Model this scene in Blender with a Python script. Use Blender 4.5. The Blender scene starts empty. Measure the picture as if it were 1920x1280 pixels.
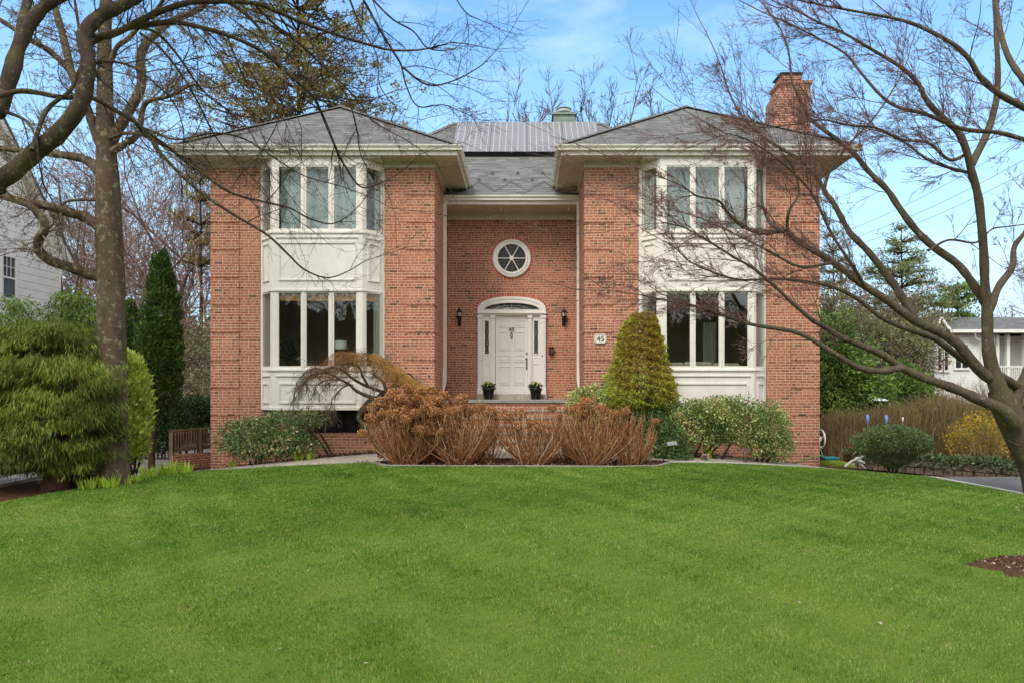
import bpy, math, random
import numpy as np
from mathutils import Vector

# ------------------------------------------------------------------ camera, sky, sun
H = 2.3                         # eye height above the lawn under the camera
F, CX, CY = 1280.0, 985.0, 728.0
SC = bpy.context.scene
cam_d = bpy.data.cameras.new("camera")
cam = bpy.data.objects.new("camera", cam_d)
SC.collection.objects.link(cam)
cam.location = (0, 0, H)
cam.rotation_euler = (math.radians(90), 0, 0)
cam_d.lens = 24.0
cam_d.sensor_width = 36.0
cam_d.shift_x = (960 - CX) / 1920.0
cam_d.shift_y = (CY - 640) / 1920.0
cam_d.clip_end = 3000
cam_d.clip_start = 0.05
SC.camera = cam

SUN_EL, SUN_AZ = math.radians(52), math.radians(205)     # azimuth clockwise from +Y: behind and left of the camera
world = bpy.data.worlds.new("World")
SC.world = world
world.use_nodes = True
wt = world.node_tree
wt.nodes.clear()
def wn(t, ins=None, **pr):
    n = wt.nodes.new(t)
    for k, v in pr.items(): setattr(n, k, v)
    for k, v in (ins or {}).items():
        if hasattr(v, 'is_output'): wt.links.new(v, n.inputs[k])
        else: n.inputs[k].default_value = v
    return n
def wramp(fac, stops):
    r = wn('ShaderNodeValToRGB', {0: fac})
    e = r.color_ramp.elements
    while len(e) < len(stops): e.new(0.5)
    for i, (p, c) in enumerate(stops):
        e[i].position = p; e[i].color = (c[0], c[1], c[2], 1) if hasattr(c, '__len__') else (c, c, c, 1)
    return r.outputs[0]
sky = wn('ShaderNodeTexSky', sky_type='NISHITA', sun_disc=False, sun_elevation=SUN_EL, sun_rotation=SUN_AZ,
         altitude=0, air_density=1.3, dust_density=0.6, ozone_density=2.5)
tc = wn('ShaderNodeTexCoord')
sep = wn('ShaderNodeSeparateXYZ', {0: tc.outputs['Generated']})
# clouds: thin streaks in the blue half ahead, an unseen pale sheet added overhead and behind to whiten the light
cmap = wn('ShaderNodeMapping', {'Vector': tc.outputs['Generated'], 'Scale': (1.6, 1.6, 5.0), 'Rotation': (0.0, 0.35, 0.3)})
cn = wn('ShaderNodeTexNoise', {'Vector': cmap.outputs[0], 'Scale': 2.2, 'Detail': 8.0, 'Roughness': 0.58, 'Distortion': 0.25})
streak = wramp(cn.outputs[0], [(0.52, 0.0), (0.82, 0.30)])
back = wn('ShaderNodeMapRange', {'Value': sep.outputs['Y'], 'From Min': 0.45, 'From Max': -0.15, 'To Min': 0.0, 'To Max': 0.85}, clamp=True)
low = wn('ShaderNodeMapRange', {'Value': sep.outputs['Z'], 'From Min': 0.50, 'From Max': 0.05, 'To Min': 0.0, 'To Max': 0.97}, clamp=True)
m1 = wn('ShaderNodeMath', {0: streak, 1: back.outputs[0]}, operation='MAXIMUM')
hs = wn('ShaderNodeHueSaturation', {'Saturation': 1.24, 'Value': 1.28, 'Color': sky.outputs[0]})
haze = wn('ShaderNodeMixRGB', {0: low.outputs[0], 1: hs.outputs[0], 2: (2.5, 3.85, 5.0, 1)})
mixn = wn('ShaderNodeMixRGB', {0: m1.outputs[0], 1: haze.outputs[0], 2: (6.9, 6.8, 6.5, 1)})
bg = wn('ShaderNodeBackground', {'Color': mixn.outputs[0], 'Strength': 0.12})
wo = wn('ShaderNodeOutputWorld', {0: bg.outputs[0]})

sun_d = bpy.data.lights.new("sun", 'SUN')
sun_d.energy = 1.3
sun_d.angle = math.radians(22)
sun_d.color = (1.0, 0.95, 0.87)
sun = bpy.data.objects.new("sun", sun_d)
SC.collection.objects.link(sun)
sd = Vector((math.sin(SUN_AZ) * math.cos(SUN_EL), math.cos(SUN_AZ) * math.cos(SUN_EL), math.sin(SUN_EL)))
sun.rotation_euler = sd.to_track_quat('Z', 'Y').to_euler()

vs = SC.view_settings
vs.view_transform = 'Standard'
vs.look = 'None'
vs.gamma = 1
vs.use_curve_mapping = False
vs.exposure = 1.04
SC.cycles.max_bounces = 8
SC.cycles.transparent_max_bounces = 12

# ------------------------------------------------------------------ helpers
R = random.Random(45)
NR = np.random.default_rng(45)
C = SC.collection
def W(px, py, D):
    return ((px - CX) * D / F, D, (CY - py) * D / F)
def WX(px, D): return (px - CX) * D / F
def WZ(py, D): return (CY - py) * D / F

_ay = ([-60, 0, 4, 8, 11, 13.5, 15, 16.4, 17.2, 20, 26, 60], [-2.6, -2.35, -2.17, -1.86, -1.66, -1.54, -1.49, -1.38, -1.36, -1.45, -2.1, -2.5])
_cy = ([-60, 0, 11, 13.5, 15, 17, 26, 60], [.002, .002, .0022, .0032, .006, .0115, .006, .004])
def ground_z(x, y):
    xx = np.minimum(np.abs(x), 8.6)
    return np.interp(y, *_ay) - np.interp(y, *_cy) * xx * xx

def empty(name, loc, label=None, cat=None, group=None, kind=None, rz=0.0):
    o = bpy.data.objects.new(name, None)
    C.objects.link(o); o.location = loc; o.rotation_euler = (0, 0, rz)
    o.empty_display_size = 0.2
    tag(o, label, cat, group, kind)
    return o
def tag(o, label=None, cat=None, group=None, kind=None):
    if label: o['label'] = label
    if cat: o['category'] = cat
    if group: o['group'] = group
    if kind: o['kind'] = kind
    return o
def wloc(o):
    v = Vector((0, 0, 0))
    while o is not None:
        v = v + o.location; o = o.parent
    return v

def mesh_obj(name, V, Fc, mat, parent=None, smooth=False, attr=None, origin=None):
    """V world coordinates (eye-relative). Fc: list of index tuples or an (n,k) array."""
    V = np.asarray(V, dtype=np.float64)
    if parent is not None: off = np.array(wloc(parent))
    elif origin is not None: off = np.array(origin, dtype=float)
    else: off = np.zeros(3)
    me = bpy.data.meshes.new(name)
    if isinstance(Fc, np.ndarray):
        n, k = Fc.shape
        me.vertices.add(len(V)); me.vertices.foreach_set('co', (V - off).astype(np.float32).ravel())
        me.loops.add(n * k); me.loops.foreach_set('vertex_index', Fc.astype(np.int32).ravel())
        me.polygons.add(n)
        me.polygons.foreach_set('loop_start', np.arange(0, n * k, k, dtype=np.int32))
        me.polygons.foreach_set('loop_total', np.full(n, k, dtype=np.int32))
        me.update(calc_edges=True)
    else:
        me.from_pydata([tuple(v) for v in (V - off)], [], Fc)
        me.update()
        uvl = me.uv_layers.new(name='UVMap')
        up = Vector((0, 0, 1))
        for p in me.polygons:
            nrm = p.normal
            t = up.cross(nrm)
            if t.length < 0.05: t = Vector((1, 0, 0)); b = Vector((0, 1, 0))
            else:
                t.normalize(); b = nrm.cross(t)
            if (abs(t.x) > abs(t.y) and t.x < 0) or (abs(t.y) >= abs(t.x) and t.y < 0): t = -t
            for li in p.loop_indices:
                v = Vector(V[me.loops[li].vertex_index])
                uvl.data[li].uv = (v.dot(t), v.dot(b))
    if attr is not None:
        a = me.attributes.new('v', 'FLOAT', 'POINT')
        a.data.foreach_set('value', np.asarray(attr, dtype=np.float32))
    if smooth: me.polygons.foreach_set('use_smooth', [True] * len(me.polygons))
    if mat: me.materials.append(mat)
    o = bpy.data.objects.new(name, me)
    C.objects.link(o)
    if parent is not None: o.parent = parent
    elif origin is not None: o.location = origin
    return o

class MB:
    def __init__(s): s.v = []; s.f = []
    def add(s, vs_, fs):
        b = len(s.v); s.v += [tuple(map(float, v)) for v in vs_]; s.f += [tuple(i + b for i in f) for f in fs]; return s
    def box(s, x0, x1, y0, y1, z0, z1):
        x0, x1 = sorted((x0, x1)); y0, y1 = sorted((y0, y1)); z0, z1 = sorted((z0, z1))
        return s.add([(x0,y0,z0),(x1,y0,z0),(x1,y1,z0),(x0,y1,z0),(x0,y0,z1),(x1,y0,z1),(x1,y1,z1),(x0,y1,z1)],
              [(3,2,1,0),(4,5,6,7),(0,1,5,4),(1,2,6,5),(2,3,7,6),(3,0,4,7)])
    def obox(s, p0, p1, w, z0, z1, c=0.0):
        """vertical wall-like box between plan points, thickness w centred (c offset to the right)"""
        d = Vector((p1[0]-p0[0], p1[1]-p0[1], 0)); d.normalize(); n = Vector((d.y, -d.x, 0))
        a, b = n*(c+w/2), n*(c-w/2)
        P = [(p0[0]+a.x,p0[1]+a.y),(p1[0]+a.x,p1[1]+a.y),(p1[0]+b.x,p1[1]+b.y),(p0[0]+b.x,p0[1]+b.y)]
        return s.add([(x,y,z0) for x,y in P]+[(x,y,z1) for x,y in P], [(3,2,1,0),(4,5,6,7),(0,1,5,4),(1,2,6,5),(2,3,7,6),(3,0,4,7)])
    def prism(s, poly, axis, a0, a1):
        """poly: 2-D points; axis 'x': (y,z), 'y': (x,z), 'z': (x,y)"""
        n = len(poly)
        def mk(p, a): return (a,p[0],p[1]) if axis=='x' else ((p[0],a,p[1]) if axis=='y' else (p[0],p[1],a))
        return s.add([mk(p,a0) for p in poly]+[mk(p,a1) for p in poly],
              [tuple(range(n)), tuple(range(2*n-1,n-1,-1))]+[(i,(i+1)%n+0,(i+1)%n+n,i+n)[::-1] for i in range(n)])
    def ring(s, inner, outer, axis, a0, a1):
        """solid between two 2-D outlines with equal point counts (closed)"""
        n = len(inner)
        def mk(p, a): return (a,p[0],p[1]) if axis=='x' else ((p[0],a,p[1]) if axis=='y' else (p[0],p[1],a))
        V = [mk(p,a0) for p in inner]+[mk(p,a0) for p in outer]+[mk(p,a1) for p in inner]+[mk(p,a1) for p in outer]
        Fs = []
        for i in range(n):
            j = (i+1)%n
            Fs += [(i,j,n+j,n+i),(2*n+i,3*n+i,3*n+j,2*n+j),(n+i,n+j,3*n+j,3*n+i),(i,2*n+i,2*n+j,j)]
        return s.add(V, Fs)
    def lathe(s, prof, c, seg=20, axis='z'):
        V = []; Fs = []
        for (r, h) in prof:
            for k in range(seg):
                a = 2*math.pi*k/seg
                if axis=='z': V.append((c[0]+r*math.cos(a), c[1]+r*math.sin(a), c[2]+h))
                elif axis=='y': V.append((c[0]+r*math.cos(a), c[1]+h, c[2]+r*math.sin(a)))
                else: V.append((c[0]+h, c[1]+r*math.cos(a), c[2]+r*math.sin(a)))
        for i in range(len(prof)-1):
            for k in range(seg):
                j = (k+1)%seg; Fs.append((i*seg+k,i*seg+j,(i+1)*seg+j,(i+1)*seg+k))
        Fs.append(tuple(range(seg-1,-1,-1))); Fs.append(tuple((len(prof)-1)*seg+k for k in range(seg)))
        return s.add(V, Fs)
    def tube(s, pts, r, seg=8):
        V, Fq = tube_arrays([(pts, r if hasattr(r,'__len__') else [r]*len(pts))], seg)
        n = len(pts)
        s.add(V.tolist(), Fq.tolist()+[list(range(seg-1,-1,-1)), [(n-1)*seg+k for k in range(seg)]])
        return s
    def build(s, name, mat, parent=None, smooth=False, bevel=0.0, origin=None):
        o = mesh_obj(name, s.v, s.f, mat, parent, smooth, origin=origin)
        if bevel:
            m = o.modifiers.new('bevel', 'BEVEL'); m.width = bevel; m.segments = 2; m.limit_method = 'ANGLE'; m.angle_limit = math.radians(40)
        return o

def tube_arrays(polys, seg):
    """polys: list of (points, radii). returns V, quads"""
    groups = {}
    for p, r in polys: groups.setdefault(len(p), []).append((p, r))
    VV, FF = [], []; base = 0
    ang = np.arange(seg) * 2 * math.pi / seg
    for k, g in groups.items():
        P = np.array([a for a, _ in g], dtype=np.float64); Rr = np.array([b for _, b in g], dtype=np.float64)
        T = np.gradient(P, axis=1) if k > 2 else np.repeat((P[:, 1:] - P[:, :1]), 2, axis=1)
        T /= np.linalg.norm(T, axis=2, keepdims=True) + 1e-9
        mean = P[:, -1] - P[:, 0]
        ref = np.zeros_like(mean); ref[np.arange(len(mean)), np.argmin(np.abs(mean), axis=1)] = 1.0
        U = np.cross(T, ref[:, None, :]); U /= np.linalg.norm(U, axis=2, keepdims=True) + 1e-9
        B = np.cross(T, U)
        V = P[:, :, None, :] + Rr[:, :, None, None] * (np.cos(ang)[None, None, :, None] * U[:, :, None, :] + np.sin(ang)[None, None, :, None] * B[:, :, None, :])
        m = len(g)
        idx = base + np.arange(m * k * seg).reshape(m, k, seg)
        a = idx[:, :-1, :]; b = np.roll(a, -1, axis=2); d = idx[:, 1:, :]; c = np.roll(d, -1, axis=2)
        FF.append(np.stack([a, b, c, d], axis=-1).reshape(-1, 4)); VV.append(V.reshape(-1, 3)); base += m * k * seg
    return np.concatenate(VV), np.concatenate(FF)

def leaf_arrays(P, A, L, Wd, fold=0.0):
    """rhombus leaves at P along A (n,3). L, Wd arrays or scalars"""
    n = len(P)
    A = A / (np.linalg.norm(A, axis=1, keepdims=True) + 1e-9)
    S = np.cross(A, NR.normal(size=(n, 3))); S /= np.linalg.norm(S, axis=1, keepdims=True) + 1e-9
    L = np.broadcast_to(np.asarray(L, dtype=float), (n,))[:, None]; Wd = np.broadcast_to(np.asarray(Wd, dtype=float), (n,))[:, None]
    V = np.stack([P, P + A*L*.5 + S*Wd*.5, P + A*L, P + A*L*.5 - S*Wd*.5], axis=1).reshape(-1, 3)
    return V, np.arange(4*n).reshape(n, 4)

def leaves(name, P, A, L, Wd, mat, parent, v):
    V, Fq = leaf_arrays(P, A, L, Wd)
    return mesh_obj(name, V, Fq, mat, parent, attr=np.repeat(np.clip(v, 0, 1), 4))

def sph(n):
    v = NR.normal(size=(n, 3)); return v / np.linalg.norm(v, axis=1, keepdims=True)

def noise3(P, s, seed=0):
    """cheap smooth pseudo-noise in about -1..1"""
    r = np.random.default_rng(seed); out = np.zeros(len(P))
    for i in range(6):
        k = r.normal(size=3) * s * (1 + .5 * i); out += np.sin(P @ k + r.uniform(0, 6.28)) / (1 + .4*i)
    return out / 2.2

# ------------------------------------------------------------------ materials
class G:
    def __init__(s, name):
        s.m = bpy.data.materials.new(name); s.m.use_nodes = True; s.t = s.m.node_tree; s.t.nodes.clear()
        s.out = s.t.nodes.new('ShaderNodeOutputMaterial')
    def n(s, typ, ins=None, **pr):
        n = s.t.nodes.new(typ)
        for k, v in pr.items(): setattr(n, k, v)
        for k, v in (ins or {}).items():
            if hasattr(v, 'is_output'): s.t.links.new(v, n.inputs[k])
            else: n.inputs[k].default_value = v
        return n
    def math(s, op, a, b=0.0, c=0.0):
        return s.n('ShaderNodeMath', {0: a, 1: b, 2: c}, operation=op).outputs[0]
    def ramp(s, fac, stops, interp='LINEAR'):
        r = s.n('ShaderNodeValToRGB', {0: fac}); r.color_ramp.interpolation = interp
        e = r.color_ramp.elements
        while len(e) < len(stops): e.new(0.5)
        for i, (p, c) in enumerate(stops):
            e[i].position = p; e[i].color = (*c, 1) if hasattr(c, '__len__') else (c, c, c, 1)
        return r.outputs[0]
    def mix(s, f, a, b, mode='MIX'):
        def q(c): return c if hasattr(c, 'is_output') else ((*c, 1) if len(c) == 3 else c)
        return s.n('ShaderNodeMixRGB', {0: f, 1: q(a), 2: q(b)}, blend_type=mode).outputs[0]
    def noise(s, scale, detail=4, rough=.55, vec=None, dist=0.0):
        v = vec if vec is not None else s.n('ShaderNodeTexCoord').outputs['Object']
        return s.n('ShaderNodeTexNoise', {'Vector': v, 'Scale': scale, 'Detail': detail, 'Roughness': rough, 'Distortion': dist}).outputs[0]
    def bump(s, h, strength=.5, dist=.01):
        return s.n('ShaderNodeBump', {'Height': h, 'Strength': strength, 'Distance': dist}).outputs[0]
    def done(s, color, rough=.7, normal=None, metallic=0.0, spec=.3, **kw):
        b = s.n('ShaderNodeBsdfPrincipled')
        def st(k, v):
            if v is None: return
            if hasattr(v, 'is_output'): s.t.links.new(v, b.inputs[k])
            else: b.inputs[k].default_value = (*v, 1) if hasattr(v, '__len__') and len(v) == 3 else v
        st('Base Color', color); st('Roughness', rough); st('Normal', normal); st('Metallic', metallic); st('Specular IOR Level', spec)
        for k, v in kw.items(): st(k, v)
        s.t.links.new(b.outputs[0], s.out.inputs[0]); return s.m

def s2l(r, g, b):
    f = lambda c: (c/255/12.92) if c/255 <= .04045 else ((c/255+.055)/1.055)**2.4
    return (f(r), f(g), f(b))

def m_brick(name='brick', rot=False, dark=1.0, bw=.213, bh=.0687):
    g = G(name)
    uv = g.n('ShaderNodeUVMap').outputs[0]; sp = g.n('ShaderNodeSeparateXYZ', {0: uv})
    vv = g.math('DIVIDE', sp.outputs[1], bh); uu = g.math('DIVIDE', sp.outputs[0], bw)
    row = g.math('FLOOR', vv)
    par = g.math('MULTIPLY', g.math('PINGPONG', row, 1.0), .5)
    h3 = g.math('LESS_THAN', g.math('ABSOLUTE', g.math('SUBTRACT', g.math('MODULO', g.math('ADD', row, 600.0), 3.0), 1.0)), .5)
    uu = g.math('MULTIPLY', uu, g.math('ADD', h3, 1.0))
    uu = g.math('ADD', uu, par); col = g.math('FLOOR', uu)
    fx = g.math('FRACT', uu); fy = g.math('FRACT', vv)
    mw = g.math('DIVIDE', bw, g.math('ADD', h3, 1.0))
    mx = g.math('MULTIPLY', g.math('MINIMUM', fx, g.math('SUBTRACT', 1.0, fx)), mw)
    my = g.math('MULTIPLY', g.math('MINIMUM', fy, g.math('SUBTRACT', 1.0, fy)), bh)
    wob = g.math('MULTIPLY', g.math('SUBTRACT', g.noise(60), .5), .004)
    d = g.math('ADD', g.math('MINIMUM', mx, my), wob)
    mask = g.n('ShaderNodeMapRange', {'Value': d, 'From Min': .0055, 'From Max': .0088}).outputs[0]
    cv = g.n('ShaderNodeCombineXYZ', {0: col, 1: row})
    rnd = g.n('ShaderNodeTexWhiteNoise', {0: cv.outputs[0]}, noise_dimensions='2D')
    k = dark
    cc = g.ramp(rnd.outputs['Value'], [(0, (.10*k,.055*k,.035*k)), (.04, (.19*k,.075*k,.04*k)), (.09, (.36*k,.12*k,.07*k)), (.35, (.48*k,.155*k,.085*k)),
                                 (.6, (.54*k,.20*k,.115*k)), (.8, (.45*k,.13*k,.068*k)), (1, (.60*k,.25*k,.15*k))])
    nz = g.noise(28, 5, .7)
    cc = g.mix(g.ramp(nz, [(.42, 0.0), (.7, .55)]), cc, (.62*k, .33*k, .23*k))
    cc = g.mix(g.ramp(g.noise(75, 3, .6), [(.5, 0.0), (.75, .6)]), cc, (.22*k, .06*k, .035*k))
    big = g.ramp(g.noise(.7, 4, .6), [(.3, .82), (.7, 1.12)])
    st_ = g.n('ShaderNodeMapping', {'Vector': uv, 'Scale': (1.6, .22, 1)}).outputs[0]
    big = g.mix(1.0, big, g.ramp(g.noise(1.0, 5, .65, st_), [(.35, .86), (.6, 1.05)]), 'MULTIPLY')
    cc = g.mix(1.0, cc, big, 'MULTIPLY')
    mort = g.mix(g.noise(14), (.52, .38, .26), (.68, .51, .36))
    c = g.mix(mask, mort, cc)
    nrm = g.bump(g.math('ADD', mask, g.math('MULTIPLY', nz, .5)), .8, .006)
    return g.done(c, .85, nrm, spec=.15)

def m_plain(name, col, rough=.6, var=.12, scale=6, bump=0.0, metallic=0.0, spec=.3):
    g = G(name)
    nz = g.noise(scale, 5)
    a = tuple(c*(1-var) for c in col); b = tuple(min(1, c*(1+var)) for c in col)
    c = g.mix(g.ramp(nz, [(.3, 0.0), (.7, 1.0)]), a, b)
    nrm = g.bump(g.noise(scale*6, 3), bump, .01) if bump else None
    if 'paint' in name:
        mpv = g.n('ShaderNodeMapping', {'Vector': g.n('ShaderNodeTexCoord').outputs['Object'], 'Scale': (5, 5, .5)}).outputs[0]
        c = g.mix(g.ramp(g.noise(1.3, 6, .7, mpv), [(.50, 0.0), (.8, .28)]), c, tuple(q*.62 for q in col))
    return g.done(c, rough, nrm, metallic, spec)

def m_leaf(name, stops, trans=.3, rough=.55, spec=.25):
    g = G(name)
    a = g.n('ShaderNodeAttribute', attribute_name='v').outputs['Fac']
    c = g.ramp(a, stops)
    b = g.n('ShaderNodeBsdfPrincipled', {'Base Color': c, 'Roughness': rough, 'Specular IOR Level': spec})
    t = g.n('ShaderNodeBsdfTranslucent', {'Color': c})
    m = g.n('ShaderNodeMixShader', {0: trans, 1: b.outputs[0], 2: t.outputs[0]})
    g.t.links.new(m.outputs[0], g.out.inputs[0]); return g.m

def m_bark(name, c1, c2, lichen=None, amount=.5, scale=9, moss=None):
    g = G(name)
    tcn = g.n('ShaderNodeTexCoord').outputs['Object']
    mp = g.n('ShaderNodeMapping', {'Vector': tcn, 'Scale': (1, 1, .3)}).outputs[0]
    nz = g.noise(scale, 6, .65, mp)
    c = g.mix(g.ramp(nz, [(.3, 0.0), (.7, 1.0)]), c1, c2)
    if moss: c = g.mix(g.ramp(g.noise(scale*.25, 4, .6), [(.48, 0.0), (.68, .55)]), c, moss)
    if lichen:
        c = g.mix(g.ramp(g.noise(scale*1.5, 6, .75), [(.60-amount*.2, 0.0), (.66-amount*.2, .9)]), c, lichen)
    return g.done(c, .9, g.bump(g.noise(scale*2.6, 6, .75, mp), 1.0, .07), spec=.1)

def m_shingle(name, c0, c1, c2, w=.31, h=.14):
    g = G(name)
    uv = g.n('ShaderNodeUVMap').outputs[0]; sp = g.n('ShaderNodeSeparateXYZ', {0: uv})
    vv = g.math('DIVIDE', sp.outputs[1], h); row = g.math('FLOOR', vv)
    rr = g.n('ShaderNodeTexWhiteNoise', {'W': row}, noise_dimensions='1D').outputs['Value']
    uu = g.math('ADD', g.math('DIVIDE', sp.outputs[0], w), g.math('MULTIPLY', rr, 7.3)); col = g.math('FLOOR', uu)
    fx = g.math('FRACT', uu); fy = g.math('FRACT', vv)
    cv = g.n('ShaderNodeCombineXYZ', {0: col, 1: row})
    rnd = g.n('ShaderNodeTexWhiteNoise', {0: cv.outputs[0]}, noise_dimensions='2D').outputs['Value']
    c = g.ramp(rnd, [(0, c0), (.5, c1), (1, c2)])
    tab = g.math('GREATER_THAN', rnd, .55)                    # laminated tabs: thicker ones drop a line lower
    edge = g.math('LESS_THAN', fy, g.math('ADD', .09, g.math('MULTIPLY', tab, .13)))
    c = g.mix(g.math('MULTIPLY', edge, .7), c, tuple(q*.25 for q in c0))
    c = g.mix(g.ramp(g.noise(2.0, 4), [(.35, 0.0), (.75, .3)]), c, c2)
    c = g.mix(g.ramp(g.noise(90, 2), [(.4, 0.0), (.8, .35)]), c, tuple(q*.4 for q in c0))
    hgt = g.math('SUBTRACT', g.math('ADD', g.math('MULTIPLY', tab, .4), g.math('SUBTRACT', 1.0, fy)), edge)
    return g.done(c, .95, g.bump(hgt, .6, .012), spec=.1)

def m_lines(name, col, pitch, lw, axis=1, depth=.5, dark=.35, var=.06, rough=.5, spec=.3):
    """boards or panels: grooves every `pitch` metres along UV axis"""
    g = G(name)
    uv = g.n('ShaderNodeUVMap').outputs[0]; sp = g.n('ShaderNodeSeparateXYZ', {0: uv})
    fr = g.math('FRACT', g.math('DIVIDE', sp.outputs[axis], pitch))
    ln = g.math('LESS_THAN', fr, lw/pitch)
    c = g.mix(g.ramp(g.noise(2.5, 5), [(.3, 0.0), (.7, 1.0)]), tuple(q*(1-var) for q in col), tuple(min(1, q*(1+var)) for q in col))
    c = g.mix(ln, c, tuple(q*dark for q in col))
    return g.done(c, rough, g.bump(g.math('SUBTRACT', fr, g.math('MULTIPLY', ln, 2.0)), depth, .01), spec=spec)

M = {}
M['brick'] = m_brick(dark=.88)
M['brick_soldier'] = m_plain('soldier brick', (.45, .145, .085), .85, .45, 9, .5, spec=.15)
M['mortar'] = m_plain('mortar', (.62, .45, .32), .9, .15, 20)
M['white'] = m_plain('white paint', (.80, .77, .72), .45, .03, 3)
M['trim'] = m_plain('cream trim paint', (.79, .75, .68), .45, .04, 3)
M['gutter'] = m_plain('gutter metal', (.72, .69, .60), .4, .06, 2)
M['soffit'] = m_lines('soffit panel', (.60, .545, .44), .12, .008, 1, .6, .5)
M['frieze'] = m_plain('frieze board', (.60, .57, .45), .5, .05, 2)
M['shingle'] = m_shingle('asphalt shingle', (.112,.113,.105), (.16,.161,.15), (.222,.222,.208))
M['cap'] = m_plain('ridge shingle', (.15, .148, .135), .95, .3, 12, .3, spec=.1)
M['door'] = m_plain('door paint', (.74, .72, .68), .4, .02, 2)
M['stone'] = m_plain('limestone', (.42, .38, .30), .85, .2, 8, .4)
M['bluestone'] = m_plain('bluestone tread', (.26, .25, .22), .85, .2, 8, .4)
M['concrete'] = m_plain('path concrete', (.34, .31, .25), .9, .22, 5, .5)
M['kerb'] = m_plain('kerb concrete', (.52, .49, .42), .9, .18, 6, .5)
M['black'] = m_plain('black metal', (.02, .02, .022), .4, .2, 20, metallic=.3)
M['brass'] = m_plain('aged brass', (.30, .22, .10), .35, .2, 30, metallic=.9)
M['bronze'] = m_plain('bronze box', (.10, .035, .025), .45, .2, 20)
M['dark'] = m_plain('dark recess', (.02, .017, .013), .6, .3, 5)
M['room'] = m_plain('room plaster', (.42, .36, .23), .9, .15, 1)
M['roomup'] = m_plain('bedroom plaster', (.22, .22, .21), .9, .1, 1)
M['roomfloor'] = m_plain('room floor', (.12, .07, .04), .6, .2, 3)
M['galv'] = m_plain('galvanised metal', (.42, .42, .40), .45, .15, 9, metallic=.5)
g = G('window glass')
lw = g.n('ShaderNodeLayerWeight', {'Blend': .5}).outputs['Facing']
fr = g.math('ADD', g.math('MULTIPLY', g.math('POWER', lw, 5.0), .9), .055)
gl = g.n('ShaderNodeBsdfGlossy', {'Color': (.95, .97, 1, 1), 'Roughness': .0})
tr = g.n('ShaderNodeBsdfTransparent', {'Color': (.90, .93, .91, 1)})
mx = g.n('ShaderNodeMixShader', {0: fr, 1: tr.outputs[0], 2: gl.outputs[0]})
g.t.links.new(mx.outputs[0], g.out.inputs[0]); M['glass'] = g.m
g = G('fabric curtain')
uv = g.n('ShaderNodeTexCoord').outputs['Object']; sp = g.n('ShaderNodeSeparateXYZ', {0: uv})
c = g.mix(g.noise(5), (.50, .50, .44), (.62, .62, .56))
M['curtain'] = g.done(c, .9)
# ------------------------------------------------------------------ ground sheets
def m_ground():
    g = G('earth and mulch')
    nz = g.noise(7, 6, .7); n2 = g.noise(45, 4, .7)
    c = g.ramp(nz, [(.3, (.035, .018, .010)), (.55, (.085, .045, .026)), (.75, (.15, .09, .055))])
    c = g.mix(g.ramp(n2, [(.5, 0.0), (.7, .6)]), c, (.20, .13, .08))
    return g.done(c, .95, g.bump(n2, .9, .03), spec=.05)
M['earth'] = m_ground()
def m_lawn():
    g = G('lawn turf')
    big = g.noise(.9, 5, .6); mid = g.noise(4, 5, .7); fine = g.noise(60, 4, .7)
    c = g.ramp(big, [(.3, (.115, .19, .022)), (.5, (.165, .24, .03)), (.7, (.21, .27, .04))])
    c = g.mix(g.ramp(mid, [(.45, 0.0), (.75, .45)]), c, (.20, .27, .05))
    c = g.mix(g.ramp(fine, [(.4, 0.0), (.65, .6)]), c, (.09, .14, .022))
    return g.done(c, .9, g.bump(fine, 1.0, .03), spec=.08)
M['turf'] = m_lawn()
g = G('asphalt')
c = g.ramp(g.noise(90, 3, .6), [(.3, (.10, .092, .084)), (.6, (.17, .158, .145)), (.8, (.27, .25, .23))])
c = g.mix(g.ramp(g.noise(1.2, 5), [(.4, 0.0), (.75, .4)]), c, (.22, .20, .18))
M['asphalt'] = g.done(c, .9, g.bump(g.noise(120, 2), .6, .008), spec=.15)

def sheet(name, xs, ys, mat, dz, kind='structure', mask=None):
    X, Y = np.meshgrid(xs, ys) if np.ndim(xs) == 1 else (xs, ys)
    Z = ground_z(X, Y) + dz
    ny, nx = X.shape
    V = np.stack([X, Y, Z], -1).reshape(-1, 3)
    i = np.arange(ny*nx).reshape(ny, nx)
    Fq = np.stack([i[:-1, :-1], i[:-1, 1:], i[1:, 1:], i[1:, :-1]], -1).reshape(-1, 4)
    o = mesh_obj(name, V, Fq, mat, smooth=True)
    o['kind'] = kind; return o
gx = np.unique(np.concatenate([np.linspace(-900, -40, 12), np.linspace(-40, -12, 15), np.arange(-12, 12.01, .3), np.linspace(12, 40, 15), np.linspace(40, 900, 12)]))
gy = np.unique(np.concatenate([np.linspace(-900, -40, 12), np.linspace(-40, 0, 10), np.arange(0, 22.01, .3), np.linspace(22, 70, 20), np.linspace(70, 1500, 12)]))
sheet('ground', gx, gy, M['earth'], -.03)

_le = ([-8.9, -8.5, -8.0, -7.2, -6.6, -3.3, -2.9, -1.5, 0, 1.8, 2.7, 3.1, 4.5, 6.5, 7.2, 7.8, 8.3, 8.6],
       [9.6, 10.8, 12.0, 13.7, 14.35, 14.45, 13.8, 13.55, 13.5, 13.5, 13.75, 14.4, 14.6, 14.9, 14.7, 14.0, 12.4, 11.2])
def lawn_far(x): return np.interp(x, *_le)
lx = np.arange(-8.9, 8.61, .15); tt = np.linspace(0, 1, 90)
X = np.broadcast_to(lx, (90, len(lx))); Y = -6 + tt[:, None]*(lawn_far(lx)[None, :]+6)
sheet('lawn', X, Y, M['turf'], 0.0)
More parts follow.
